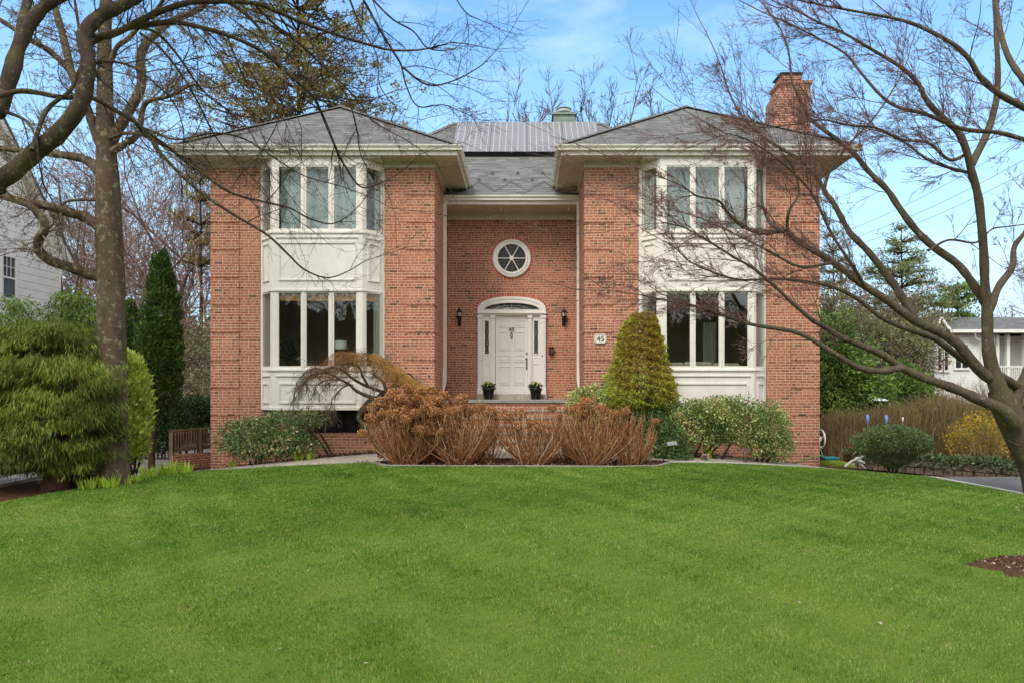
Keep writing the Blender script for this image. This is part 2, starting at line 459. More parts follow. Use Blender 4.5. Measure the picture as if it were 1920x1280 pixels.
# side aprons of turf beyond the lawn's long edges near the camera
sheet('lawn', np.arange(-16, -8.85, .4), np.arange(-8, 9.7, .3), M['turf'], -.004)
sheet('lawn', np.arange(8.6, 9.3, .1), np.arange(-8, 11.2, .3), M['turf'], -.004)

def ribbon(name, cl, w, mat, dz, kind='structure', n=60, thick=0):
    cl = np.array(cl, float); s = np.concatenate([[0], np.cumsum(np.linalg.norm(np.diff(cl, axis=0), axis=1))])
    t = np.linspace(0, s[-1], n); P = np.stack([np.interp(t, s, cl[:, 0]), np.interp(t, s, cl[:, 1])], -1)
    P[1:-1] = (P[:-2]+P[1:-1]*2+P[2:])/4
    T = np.gradient(P, axis=0); T /= np.linalg.norm(T, axis=1, keepdims=True); Nn = np.stack([-T[:, 1], T[:, 0]], -1)
    q = np.linspace(-.5, .5, 5)
    XY = P[None] + Nn[None]*q[:, None, None]*w
    if not thick: return sheet(name, XY[..., 0], XY[..., 1], mat, dz, kind)
    mb = MB()
    for k in range(n-1):
        V = []
        for kk in (k, k+1):
            for qq in (-.5, .5):
                x, y = P[kk]+Nn[kk]*qq*w; z = float(ground_z(x, y)); V += [(x, y, z-.05), (x, y, z+thick)]
        mb.add(V, [(1,3,7,5), (0,1,5,4), (2,6,7,3)])
    o = mb.build(name, mat); o['kind'] = kind; return o
ribbon('garden_path', [(-9.6, 15.9), (-6.8, 15.15), (-3, 15.35), (0, 15.4), (3, 15.4), (6.6, 15.55), (8.6, 15.1)], 1.3, M['concrete'], .0)
ribbon('garden_path', [(-.4, 16.3), (-.4, 15.2)], 3.2, M['concrete'], .006, n=6)
M_k = M['kerb']
ribbon('kerb_strip', [(-8.7, 13.3), (-7.2, 14.0), (-6.6, 14.42), (-3.2, 14.5)], .08, M['concrete'], 0, thick=.012)
ribbon('kerb_strip', [(3.05, 14.5), (4.5, 14.7), (6.5, 15.0), (7.25, 14.8), (7.9, 14.05), (8.4, 12.45), (8.72, 11.2), (8.9, 5.0)], .12, M_k, 0, thick=.015)
ribbon('kerb_strip', [(-3.2, 14.45), (-2.85, 13.85), (-1.5, 13.6), (0, 13.55), (1.8, 13.55), (2.7, 13.8), (3.05, 14.4)], .09, M['bluestone'], 0, thick=.015)
yd = np.arange(-6, 19.6, .35); xe = np.interp(yd, [-6, 5, 11.2, 12.45, 14.05, 14.8, 16, 17, 19.6], [8.88, 8.88, 8.70, 8.38, 7.88, 7.7, 8.0, 8.3, 8.9])
Xr = xe[:, None]+(14.5-xe[:, None])*np.linspace(0, 1, 20)[None]
sheet('driveway', Xr, np.broadcast_to(yd[:, None], Xr.shape), M['asphalt'], -.002)
Xd = np.arange(-17, -9.7, .35)
sheet('driveway', Xd, np.arange(9.5, 45, .5), M['asphalt'], .0)
ribbon('kerb_strip', [(-9.72, 9.4), (-9.72, 16), (-9.9, 22)], .12, M_k, 0, thick=.04)

# lawn blades: one sheet of grass (stuff)
def grass():
    n = 860000
    D = 3.2 + (14.9-3.2) * NR.random(n)**1.25
    x = (NR.random(n)*2-1) * np.minimum(D*1.05+2.2, 9.2)
    keep = (D < lawn_far(np.clip(x, -8.9, 8.6))-.02) | ((np.abs(x) > 8.7) & (D < 9.6))
    keep &= ((x-6.15)/1.25)**2 + ((D-7.45)/.40)**2 > 1 + .15*np.sin(x*17)
    x, y = x[keep], D[keep]; n = len(x)
    P = np.stack([x, y, ground_z(x, y)-.004], -1)
    h = (.017 + .024*NR.random(n)) * (1 + .35*noise3(P, 2.3, 5))
    lean = NR.normal(size=(n, 3))*.5; lean[:, 2] = 1
    A = lean/np.linalg.norm(lean, axis=1, keepdims=True)
    S = np.cross(A, NR.normal(size=(n, 3))); S /= np.linalg.norm(S, axis=1, keepdims=True)
    w = (.0026+.0024*NR.random(n)) * np.clip(y/7, .75, 1.8)
    V = np.stack([P - S*w[:, None], P + S*w[:, None], P + A*h[:, None]], 1).reshape(-1, 3)
    patch = noise3(P, .55, 1)*.08 + noise3(P, 3.1, 2)*.12 + noise3(P, 9.0, 3)*.10
    v = np.clip(.46 + patch*1.35 + NR.normal(size=n)*.23, 0, .93)
    v[NR.random(n) < .03+.05*(noise3(P, 1.7, 8) > .55)] = 1.0
    o = mesh_obj('grass', V, np.arange(3*n).reshape(n, 3), M['blade'], attr=np.repeat(v, 3))
    tag(o, 'short mown spring grass covering the front lawn', 'grass', kind='stuff')
M['blade'] = m_leaf('grass blade', [(0, (.052, .13, .012)), (.3, (.105, .225, .022)), (.55, (.178, .32, .036)), (.75, (.285, .42, .065)), (.93, (.44, .50, .13)), (1, (.60, .47, .26))], .45, .5)
grass()

# bare earth ring at the lower right of the lawn
def dirt():
    n = 40; mb = MB()
    ang = np.linspace(0, 2*math.pi, n, endpoint=False)
    V = [(6.15, 7.45, float(ground_z(6.15, 7.45))+.05)]
    rings = [(.35, .05), (.7, .045), (.92, .03), (1.05, -.01)]
    for (q, dz) in rings:
        for k, a in enumerate(ang):
            rr = q*(1+.09*math.sin(3*a+1)+.06*math.sin(7*a))
            x = 6.15+1.25*rr*math.cos(a); y = 7.45+.40*rr*math.sin(a)
            V.append((x, y, float(ground_z(x, y))+dz+R.uniform(-.012, .012)))
    Fs = [(0, 1+k, 1+(k+1) % n) for k in range(n)]
    for r_ in range(3):
        for k in range(n):
            j = (k+1) % n; a = 1+r_*n; Fs.append((a+k, a+n+k, a+n+j, a+j))
    o = mesh_obj('dirt_patch', V, Fs, M['earth'], smooth=True); tag(o, kind='structure')
    # clods and chips
    P = []
    for _ in range(900):
        a = R.uniform(0, 6.28); q = math.sqrt(R.random())*1.0
        P.append((6.15+1.2*q*math.cos(a), 7.45+.38*q*math.sin(a)))
    P = np.array(P); P3 = np.stack([P[:, 0], P[:, 1], ground_z(P[:, 0], P[:, 1])+.045], -1)
    A = sph(len(P)); A[:, 2] = np.abs(A[:, 2])*.6
    V, Fq = leaf_arrays(P3, A, NR.uniform(.015, .05, len(P)), NR.uniform(.01, .03, len(P)))
    o = mesh_obj('mulch_chips', V, Fq, M['chips'], attr=np.repeat(NR.random(len(P)), 4))
    tag(o, 'loose brown bark chips on the bare earth patch in the lawn', 'mulch', kind='stuff')
M['chips'] = m_leaf('bark chips', [(0, (.05, .025, .015)), (.6, (.16, .08, .05)), (.9, (.30, .20, .13)), (1, (.45, .36, .28))], 0)
dirt()
# leaf litter and mulch chips in the beds
P = np.stack([NR.uniform(-8.5, 8.5, 9000), NR.uniform(13.6, 17.0, 9000)], -1)
P = P[(P[:, 1] > lawn_far(P[:, 0])+.1) & ((P[:, 1] < 14.72) | (P[:, 1] > 16.05))]
P3 = np.stack([P[:, 0], P[:, 1], ground_z(P[:, 0], P[:, 1])-.02], -1); A = sph(len(P)); A[:, 2] = np.abs(A[:, 2])
V, Fq = leaf_arrays(P3, A, NR.uniform(.03, .08, len(P)), NR.uniform(.02, .045, len(P)))
tag(mesh_obj('mulch_chips', V, Fq, M['chips'], attr=np.repeat(NR.random(len(P)), 4)), 'mulch and fallen leaves in the beds along the house', 'mulch', kind='stuff')
n = 420; y_ = NR.uniform(4.2, 14.2, n); x_ = NR.uniform(-1, 1, n)*np.minimum(y_*.8, 8.3); kq = y_ < lawn_far(x_)-.1; x_, y_ = x_[kq], y_[kq]
P3 = np.stack([x_, y_, ground_z(x_, y_)+.022], -1); A = sph(len(P3)); A[:, 2] *= .3
V, Fq = leaf_arrays(P3, A, NR.uniform(.012, .045, len(P3)), NR.uniform(.006, .022, len(P3)))
tag(mesh_obj('fallen_leaves', V, Fq, M['chips'], attr=np.repeat(NR.uniform(.4, 1, len(P3)), 4)), 'scattered dry leaf scraps lying on the lawn', 'leaf litter', kind='stuff')

# ------------------------------------------------------------------ the house
D1, DB, DG = 17.07, 20.1, 19.2
house = empty('brick_house', (-.4, 17.0, -1.9), 'two storey red brick house with twin hipped wings and recessed white front door', 'house')
wings = [dict(x0=-7.84, x1=-2.29, e0=-8.62, e1=-1.56, b0=-6.63, b1=-3.52, f0=-6.17, f1=-3.97, ax=-5.09),
         dict(x0=1.50, x1=7.33, e0=.77, e1=8.10, b0=2.83, b1=6.03, f0=3.29, f1=5.58, ax=4.43)]
ZT = 5.51         # top of brickwork
BT, BB = 5.60, -.52  # bay top and bottom
BY = 16.63
def add_wing(w, left):
    wall = MB()
    x0, x1, b0, b1 = w['x0'], w['x1'], w['b0'], w['b1']
    wall.box(x0, b0, D1, D1+.3, -2.6, ZT).box(b1, x1, D1, D1+.3, -2.6, ZT)
    if left:    # dark cellar window under the left bay
        wx0, wx1 = WX(588, D1), WX(690, D1)
        wall.box(b0, wx0, D1, D1+.3, -2.6, BB+.12).box(wx1, b1, D1, D1+.3, -2.6, BB+.12).box(wx0, wx1, D1, D1+.3, -2.6, WZ(811, D1))
    else: wall.box(b0, b1, D1, D1+.3, -2.6, BB+.12)
    wall.box(x0, x0+.3, D1+.3, 27.5, -2.6, ZT).box(x1-.3, x1, D1+.3, 27.5, -2.6, ZT)
    # quoin blocks: ten courses proud of the wall, one course gap
    q = .69; z = ZT-.687*1 - .06
    zs = []; z = WZ(368, D1)
    zt = z
    while zt > -2.6:
        zs.append((zt, zt-.687+.028)); zt -= .687
    for (a, b) in [(ZT, z+.028)]+zs:
        e = .022
        for (xa, xb) in ((x0-e, x0+q), (x1-q, x1+e)):
            wall.box(xa, xb, D1-e, D1-.001, b, a)
        wall.box(x0-e, x0-.001, D1-.001, D1+q, b, a).box(x1+.001, x1+e, D1-.001, D1+q, b, a)
    wall.build('brick_wall', M['brick'], house)
    if left:
        cw = MB(); cw.box(wx0, wx1, D1+.16, D1+.2, WZ(811, D1), BB+.12)
        cwo = cw.build('cellar_window', M['dark'], house)
        fb = MB(); fb.box(wx0, wx1, D1+.08, D1+.16, WZ(811, D1), WZ(811, D1)+.05)
        for xx in (wx0+.02, (wx0+wx1)/2, wx1-.06): fb.box(xx, xx+.04, D1+.09, D1+.158, WZ(811, D1)+.05, BB+.12)
        fb.build('frame', M['black'], cwo)
    # dim rooms behind the glass
    zr = [(-.40, 2.40, M['room']), (2.55, 5.55, M['roomup'])]
    for (za, zb, m) in zr:
        r = MB()
        r.box(x0+.31, x1-.31, 20.0, 20.05, za, zb)
        r.box(x0+.31, x0+.36, D1+.31, 20.0, za, zb).box(x1-.36, x1-.31, D1+.31, 20.0, za, zb)
        r.box(x0+.31, x1-.31, D1+.31, 20.0, zb, zb+.05)
        r.box(x0+.36, x1-.36, D1+.31, 20.0, za-.05, za)
        r.build('room_wall', m, house)
    # ---- bay window
    f0, f1 = w['f0'], w['f1']
    bay = MB()
    outline = [(b0, D1+.02), (f0, BY), (f1, BY), (b1, D1+.02)]
    def band(za, zb, off=0.0):
        o = [(b0-0*off, D1+.02), (f0-off*.5, BY-off), (f1+off*.5, BY-off), (b1+0*off, D1+.02)]
        bay.prism(o, 'z', za, zb)
    U0, U1, L0, L1 = 3.87, 5.43, .53, 2.36      # glass bottoms and tops
    band(U1, BT)                                  # head board
    band(L1+.03, U0-.04)                          # spandrel
    band(U0-.10, U0-.05, .035); band(L1, L1+.05, .025)
    band(BB, L0-.04); band(L0-.10, L0-.05, .035); band(BB-.005, BB+.07, .03)
    # posts
    segs = [((b0, D1+.01), (f0, BY)), ((f0, BY), (f1, BY)), ((f1, BY), (b1, D1+.01))]
    nrm = []
    def lerp(a, b, t): return (a[0]+(b[0]-a[0])*t, a[1]+(b[1]-a[1])*t)
    for (za, zb) in ((U0-.05, U1+.001), (L0-.05, L1+.001)):
        wd = f1-f0
        ml = .07; side = .125
        gw = (wd-2*side-2*ml)/3
        xs = [0, side]
        bounds = [(0, side)]
        p = side
        for k in range(3):
            p += gw
            if k < 2: bounds.append((p, p+ml)); p += ml
        bounds.append((wd-side, wd))
        for (a, b) in bounds:
            bay.box(f0+a, f0+b, BY+.002, BY+.11, za, zb)
            c = (a+b)/2
            if 0 < a and b < wd: bay.box(f0+a+.02, f0+b-.02, BY-.015, BY+.002, za, zb)
        for (pa, pb) in (segs[0], segs[2]):
            L_ = math.dist(pa, pb)
            for (a, b) in ((0, .065), (L_-.09, L_)) if pa == segs[0][0] else ((0, .09), (L_-.065, L_)):
                bay.obox(lerp(pa, pb, a/L_), lerp(pa, pb, b/L_), .09, za, zb, c=-.047)
    bo = bay.build('bay_window', M['trim'], house, bevel=.006)
    # sashes and panes as sub-parts
    for (za, zb) in ((U0, U1), (L0, L1)):
        p = side
        for k in range(3):
            s = MB(); xa, xb = f0+p, f0+p+gw; e = .032
            s.ring([(xa+e, za+e*.6), (xb-e, za+e*.6), (xb-e, zb-e), (xa+e, zb-e)], [(xa, za-.04), (xb, za-.04), (xb, zb), (xa, zb)], 'y', BY+.012, BY+.06)
            s.build('sash', M['trim'], bo)
            MB().box(xa+e, xb-e, BY+.035, BY+.041, za+e*.6, zb-e).build('pane', M['glass'], bo)
            p += gw+ml
        for (pa, pb) in (segs[0], segs[2]):
            L_ = math.dist(pa, pb); first = pa == segs[0][0]
            a, b = (.065, L_-.09) if first else (.09, L_-.065)
            q0, q1 = lerp(pa, pb, a/L_), lerp(pa, pb, b/L_)
            s = MB()
            s.obox(q0, lerp(pa, pb, (a+.03)/L_), .05, za-.04, zb, -.035).obox(lerp(pa, pb, (b-.03)/L_), q1, .05, za-.04, zb, -.035)
            s.obox(lerp(pa, pb, (a+.03)/L_), lerp(pa, pb, (b-.03)/L_), .05, zb-.03, zb, -.035).obox(lerp(pa, pb, (a+.03)/L_), lerp(pa, pb, (b-.03)/L_), .05, za-.04, za+.02, -.035)
            s.build('sash', M['trim'], bo)
            MB().obox(lerp(pa, pb, (a+.03)/L_), lerp(pa, pb, (b-.03)/L_), .006, za+.02, zb-.03, -.04).build('pane', M['glass'], bo)
    # raised panel mouldings
    def mould(mb, pa, pb, s0, s1, z0, z1, t=.035):
        L_ = math.dist(pa, pb); e = .026
        def q(u): return lerp(pa, pb, u/L_)
        for (a, b, c, d) in ((s0, s1, z1-t, z1), (s0, s1, z0, z0+t), (s0, s0+t, z0+t, z1-t), (s1-t, s1, z0+t, z1-t)):
            mb.obox(q(a), q(b), e, c, d, e/2)
    wd = f1-f0; sl = math.dist(*segs[0])
    for (z0, z1) in ((2.62, 3.56), (-.36, .14)):
        for (sg, s0, s1) in ((segs[1], .16, wd-.16), (segs[0], .16, sl-.15), (segs[2], .15, sl-.16)):
            mo = MB(); mould(mo, *sg, s0, s1, z0, z1); mo.build('panel_moulding', M['trim'], bo)
    for z in (3.66, .30):
        for i, sg in enumerate(segs):
            L_ = math.dist(*sg); MB().obox(lerp(*sg, .09/L_), lerp(*sg, 1-.09/L_), .03, z, z+.03, .015).build('rail_moulding', M['trim'], bo)
    # frieze, soffit, fascia, gutter
    fz = MB(); e0, e1 = w['e0'], w['e1']
    fz.box(x0-.04, b0+.02, D1-.035, D1+.3, ZT, 5.68).box(b1-.02, x1+.04, D1-.035, D1+.3, ZT, 5.68)
    fz.box(b0+.02, b1-.02, BY-.02, D1+.2, BT, 5.68)
    fz.box(x0-.04, x0+.3, D1+.3, 27.5, ZT, 5.68).box(x1-.3, x1+.04, D1+.3, 27.5, ZT, 5.68)
    fz.build('frieze', M['frieze'], house)
    yb = 27.6; iy = 19.72
    so = MB(); zs_ = 5.665
    ex0, ex1 = e0+.12, e1-.12
    so.box(ex0, ex1, 16.57, D1-.036, zs_, zs_+.02)
    so.box(ex0, x0-.041, D1-.036, yb, zs_, zs_+.02).box(x1+.041, ex1, D1-.036, yb, zs_, zs_+.02)
    so.build('soffit', M['soffit'], house)
    fa = MB()
    fa.box(ex0-.025, ex1+.025, 16.545, 16.57, 5.645, 5.85)
    fa.box(ex0-.025, ex0, 16.57, yb, 5.645, 5.85).box(ex1, ex1+.025, 16.57, yb, 5.645, 5.85)
    fa.build('fascia', M['trim'], house)
    prof = [(0, 0), (0, .125), (-.02, .125), (-.025, .115), (-.105, .115), (-.118, .125), (-.125, .118), (-.118, .09), (-.085, .045), (-.08, 0)]
    gu = MB(); z0 = 5.745
    gu.prism([(16.543+a, z0+b) for a, b in prof], 'x', ex0-.15, ex1+.15)
    gu.prism([(ex1+.027-a, z0+b+.001) for a, b in prof], 'y', 16.55, yb)
    gu.prism([(ex0-.027+a, z0+b+.001) for a, b in prof], 'y', 16.55, yb)
    gu.build('gutter', M['gutter'], house)
    # roof: steep front hip, shallower sides
    zr0, za = 5.87, 7.78
    A = w['ax']; ya, yb2, ybk = 18.87, 25.5, 27.8
    V = [(e0, 16.5, zr0), (e1, 16.5, zr0), (e1, ybk, zr0), (e0, ybk, zr0), (A, ya, za), (A, yb2, za)]
    ro = MB().add(V, [(3, 2, 1, 0), (0, 1, 4), (1, 2, 5, 4), (2, 3, 5), (3, 0, 4, 5)]).build('roof', M['shingle'], house)
    cap = MB()
    def caps(p, q):
        p, q = Vector(p), Vector(q); n = int((q-p).length/.24); d = (q-p)/n
        hd = Vector((d.x, d.y, 0)).normalized(); sd_ = Vector((hd.y, -hd.x, 0))
        for k in range(n):
            a = p+d*k; b = p+d*(k+1.25)
            up0, up1 = Vector((0, 0, .035)), Vector((0, 0, .02))
            cap.add([a-sd_*.13-up0*.7, a+up0, a+sd_*.13-up0*.7, b-sd_*.13-up0*1.1, b+up1, b+sd_*.13-up0*1.1], [(0, 1, 4, 3), (1, 2, 5, 4), (0, 2, 1)])
    for c_ in (V[0], V[1]): caps(c_, V[4])
    caps(V[4], V[5])
    cap.build('ridge_cap', M['cap'], ro)
add_wing(wings[0], True); add_wing(wings[1], False)

# centre bay: back wall with openings for round window and door
cxw = -.40
wl, wr = -2.30, 1.51
rwz, rwr = WZ(485, DB), 35.5/63.7     # round window centre height and outer radius
door_w = 2.02; zthr = WZ(738, DB)
zsp = WZ(583, DB); rise = 26.5/63.7; hw = 63.5/63.7
def arch(hw_, z_, rise_, n=24, p=2.3):
    out = []
    for k in range(n+1):
        a = math.pi*k/n
        c, s = math.cos(a), math.sin(a)
        out.append((cxw+hw_*math.copysign(abs(c)**(2/p), c), z_+rise_*abs(s)**(2/p)))
    return out
cwm = MB()
cwm.box(wl, wr, DB, DB+.25, -1.6, ZT)
cwm.build('brick_wall', M['brick_back'] if 'brick_back' in M else M['brick'], house)
# soldier rings
def soldiers(mb, mb2, pts, depth, y0, n_per=.072):
    """radial bricks standing along a polyline outline (x,z), outwards"""
    P = [Vector((p[0], 0, p[1])) for p in pts]
    s = [0]
    for a, b in zip(P, P[1:]): s.append(s[-1]+(b-a).length)
    n = max(1, int(s[-1]/n_per)); 
    def at(t):
        for i in range(len(P)-1):
            if s[i+1] >= t-1e-9:
                f = (t-s[i])/(s[i+1]-s[i]+1e-9); return P[i].lerp(P[i+1], f), (P[i+1]-P[i]).normalized()
        return P[-1], (P[-1]-P[-2]).normalized()
    for k in range(n):
        c, d = at((k+.5)*s[-1]/n); o = Vector((d.z, 0, -d.x)) if True else None
        w = s[-1]/n*.5-.006
        a, b = c+o*.006, c+o*depth
        q = [a-d*w, a+d*w, b+d*w*1.1, b-d*w*1.1]
        yy = y0-.012
        mb.add([(v.x, yy, v.z) for v in q]+[(v.x, y0+.01, v.z) for v in q], [(0,1,2,3), (4,5,1,0), (5,6,2,1), (6,7,3,2), (7,4,0,3)])
    q = [(p.x, p.z) for p in P]
cir = [(cxw+math.cos(a)*rwr, rwz+math.sin(a)*rwr) for a in np.linspace(0, -2*math.pi, 60)]
sm = MB(); soldiers(sm, None, [(p[0], p[1]) for p in cir][::-1], .105, DB)
ar = arch(hw, zsp, rise)
sm.build('brick_surround', M['brick_soldier'], house); sm = MB()
soldiers(sm, None, arch(hw, zsp, rise), .115, DB)
sm.build('brick_surround', M['brick_soldier'], house)
mr = MB()
mr.ring([(cxw+math.cos(a)*(rwr-.01), rwz+math.sin(a)*(rwr-.01)) for a in np.linspace(0, 2*math.pi, 48, endpoint=False)],
        [(cxw+math.cos(a)*(rwr+.115), rwz+math.sin(a)*(rwr+.115)) for a in np.linspace(0, 2*math.pi, 48, endpoint=False)], 'y', DB-.006, DB+.01)
oa = arch(hw+.12, zsp, rise+.12); ia = arch(hw-.01, zsp, rise-.01)
mr.ring(ia, oa, 'y', DB-.006, DB+.01)
mr.build('mortar_bed', M['mortar'], house)

# round window
rw = MB()
def circ(r, n=48): return [(cxw+math.cos(a)*r, rwz+math.sin(a)*r) for a in np.linspace(0, 2*math.pi, n, endpoint=False)]
rw.ring(circ(.45), circ(rwr), 'y', DB-.06, DB-.001).ring(circ(.41), circ(.47), 'y', DB-.085, DB-.03)
rw.ring(circ(.49), circ(.53), 'y', DB-.072, DB-.06)
for k in range(3):
    a = math.pi*k/3; d = Vector((math.cos(a), 0, math.sin(a))); p = Vector((-d.z, 0, d.x))*.012; c = Vector((cxw, 0, rwz))
    for sgn in (1, -1):
        a0, a1 = c+d*sgn*.05, c+d*sgn*.42
        q = [a0-p, a0+p, a1+p, a1-p]
        rw.add([(v.x, DB-.06, v.z) for v in q]+[(v.x, DB-.035, v.z) for v in q], [(0,1,2,3), (4,5,1,0), (5,6,2,1), (6,7,3,2), (7,4,0,3)])
rw.lathe([(.001, -.07), (.055, -.07), (.07, -.06), (.07, -.03), (.001, -.03)], (cxw, DB, rwz), 20, 'y')
rwo = rw.build('round_window', M['white'], house, bevel=.004)
g = G('leaded glass')
n = g.noise(22, 5, .7)
M['leaded'] = g.done(g.ramp(n, [(.35, (.012, .014, .014)), (.62, (.05, .05, .045)), (.75, (.10, .09, .08))]), .3, spec=.25)
MB().prism(circ(.42, 32), 'y', DB-.034, DB-.028).build('pane', M['leaded'], rwo)

# front door with surround
XS = lambda px: WX(px, DB)
ZS = lambda py: WZ(py, DB)
sur = MB()
base = [(cxw-hw, zthr), ]
inn = arch(WX(1010.5, DB)-cxw, ZS(581.3), ZS(569)-ZS(581.3)+.001, 24, 2.0)
out_ = arch(hw, zsp, rise)
# spandrel casing between fanlight and outer arch
outer2 = arch(hw, ZS(581.3), ZS(557)-ZS(581.3), 24, 2.3)
sur.ring(inn+[(cxw-.1, ZS(581.4)), (cxw+.1, ZS(581.4))], outer2+[(cxw-.1, ZS(581.42)), (cxw+.1, ZS(581.42))], 'y', DB-.10, DB-.001)
i2 = arch(hw-.13, ZS(581.3), ZS(561.8)-ZS(581.3), 24, 2.2); o2 = arch(hw-.085, ZS(581.3), ZS(559.6)-ZS(581.3), 24, 2.2)
sur.ring(i2+[(cxw, ZS(581.31))], o2+[(cxw, ZS(581.32))], 'y', DB-.115, DB-.09)
i3 = arch(WX(1010.5, DB)-cxw, ZS(581.3), ZS(569)-ZS(581.3), 24, 2.0); o3 = arch(WX(1013.5, DB)-cxw, ZS(581.3), ZS(566.4)-ZS(581.3), 24, 2.0)
sur.ring(i3+[(cxw, ZS(581.31))], o3+[(cxw, ZS(581.32))], 'y', DB-.125, DB-.09)
sur.box(cxw-hw, cxw+hw, DB-.12, DB-.001, ZS(587), ZS(581.4)).box(cxw-hw-.015, cxw+hw+.015, DB-.16, DB-.001, ZS(589), ZS(586.9)).box(cxw-hw, cxw+hw, DB-.10, DB-.001, ZS(592.5), ZS(589))
for (a, b) in ((896, 905), (921, 928.5), (989.8, 997), (1013.2, 1023)):
    sur.box(XS(a), XS(b), DB-.11, DB-.001, zthr, ZS(592.6))
    sur.box(XS(a)-.012, XS(b)+.012, DB-.135, DB-.10, ZS(597), ZS(592.6)).box(XS(a)-.012, XS(b)+.012, DB-.13, DB-.10, zthr, zthr+.18)
    sur.box(XS(a)+.03, XS(b)-.03, DB-.122, DB-.109, zthr+.25, ZS(599))
fan = None
suro = sur.build('door_surround', M['white'], house, bevel=.004)
fl = MB().prism(inn, 'y', DB-.04, DB-.02).build('fanlight', M['leaded'], house)
fm = MB()
c = Vector((cxw, 0, ZS(581.2)))
for a in np.linspace(.16, math.pi-.16, 9):
    rx = WX(1010.5, DB)-cxw; rz = ZS(569)-ZS(581.3)
    e = Vector((cxw+rx*math.cos(a)*.98, 0, c.z+rz*math.sin(a)*.98))
    fm.tube([(c.x, DB-.044, c.z), (e.x, DB-.044, e.z)], .007, 5)
for q in (.28, .62):
    fm.tube([(cxw+rx*q*math.cos(a), DB-.045, c.z+rz*q*math.sin(a)) for a in np.linspace(0, math.pi, 14)], .006, 5)
fm.build('glazing_bar', M['galv'], fl)
for (a, b) in ((905, 921), (997, 1013.2)):
    sl_ = MB(); ga, gb = XS(a)+.07, XS(b)-.07; gz0, gz1 = ZS(663), ZS(602)
    sl_.ring([(ga, gz0), (gb, gz0), (gb, gz1), (ga, gz1)], [(XS(a), zthr), (XS(b), zthr), (XS(b), ZS(592.6)), (XS(a), ZS(592.6))], 'y', DB-.05, DB-.001)
    sl_.ring([(ga, gz0), (gb, gz0), (gb, gz1), (ga, gz1)], [(ga-.02, gz0-.02), (gb+.02, gz0-.02), (gb+.02, gz1+.02), (ga-.02, gz1+.02)], 'y', DB-.065, DB-.045)
    sl_.ring([(ga-.01, ZS(728)), (gb+.01, ZS(728)), (gb+.01, ZS(682)), (ga-.01, ZS(682))], [(ga-.03, ZS(729.5)), (gb+.03, ZS(729.5)), (gb+.03, ZS(680.5)), (ga-.03, ZS(680.5))], 'y', DB-.062, DB-.045)
    sl_.box(XS(a), XS(b), DB-.056, DB-.045, ZS(671), ZS(669.5))
    so_ = sl_.build('sidelight', M['white'], house, bevel=.003)
    MB().box(ga, gb, DB-.03, DB-.02, gz0, gz1).build('pane', M['leaded'], so_)
    ld = MB(); mid = (ga+gb)/2; hh = (gb-ga)/2
    n = 24
    for ph in (0, math.pi):
        ld.tube([(mid+hh*.95*math.sin(ph+2*math.pi*t*1.5), DB-.032, gz0+(gz1-gz0)*t) for t in np.linspace(0, 1, 28)], .0055, 4)
    ld.tube([(mid, DB-.033, gz0), (mid, DB-.033, gz1)], .003, 4)
    for zz in (gz0+.12, gz1-.12, (gz0+gz1)/2):
        ld.tube([(mid+.045*math.cos(a), DB-.034, zz+.06*math.sin(a)) for a in np.linspace(0, 2*math.pi, 13)], .005, 4)
    ld.build('lead_came', M['galv'], so_)
dx0, dx1 = XS(929), XS(989.6); dt = ZS(593)
door = MB(); door.box(dx0, dx1, DB-.035, DB-.001, zthr, dt).build('front_door', M['door'], house)
door_o = house.children[-1]
door_o.data  # part
pn = MB()
cols = ((XS(935), XS(956)), (XS(963.5), XS(984)))
rows = ((601, 614), (622.5, 656.5), (665.5, 678.5), (686.5, 720.5))
for (a, b) in cols:
    for (t, bt) in rows:
        z1, z0 = ZS(t), ZS(bt)
        pn.ring([(a+.022, z0+.022), (b-.022, z0+.022), (b-.022, z1-.022), (a+.022, z1-.022)], [(a, z0), (b, z0), (b, z1), (a, z1)], 'y', DB-.05, DB-.034)
        pn.box(a+.05, b-.05, DB-.046, DB-.034, z0+.05, z1-.05)
pn.build('door_panel', M['door'], door_o, bevel=.004)
def text_mesh(name, s, size, mat, parent, loc, depth=.01, sx=1.0):
    cu = bpy.data.curves.new(name, 'FONT'); cu.body = s; cu.size = size; cu.extrude = depth; cu.align_x = 'CENTER'; cu.align_y = 'CENTER'
    to = bpy.data.objects.new(name, cu); C.objects.link(to)
    me = bpy.data.meshes.new_from_object(to.evaluated_get(bpy.context.evaluated_depsgraph_get()))
    bpy.data.objects.remove(to)
    me.materials.clear(); me.materials.append(mat)
    o = bpy.data.objects.new(name, me); C.objects.link(o); o.parent = parent
    o.location = Vector(loc)-wloc(parent); o.rotation_euler = (math.radians(90), 0, 0); o.scale = (sx, 1, 1)
    return o
text_mesh('door_number', '45', .175, M['black'], door_o, (XS(959.5), DB-.05, ZS(618.5)), .006)
kn = MB(); kx, kz = XS(959.3), ZS(629.8)
kn.tube([(kx, DB-.04, kz+.10), (kx, DB-.055, kz+.07)], [.012, .02], 8)
kn.tube([(kx+.028*math.sin(a), DB-.06, kz+.005-.062*math.cos(a)) for a in np.linspace(0, 2*math.pi, 15)], .009, 6)
kn.lathe([(.002, -.02), (.018, -.02), (.022, -.005), (.018, .01)], (kx, DB-.035, kz+.08), 10, 'y').lathe([(.002, -.03), (.013, -.028), (.015, .0)], (kx, DB-.035, kz-.07), 10, 'y')
kn.build('door_knocker', M['black'], door_o, True)
hx, hz = XS(987.3), ZS(682)
hd = MB()
hd.lathe([(.002, -.012), (.03, -.012), (.034, .0)], (hx, DB-.036, ZS(662.3)), 14, 'y')
hd.build('door_lock', M['brass'], door_o, True)
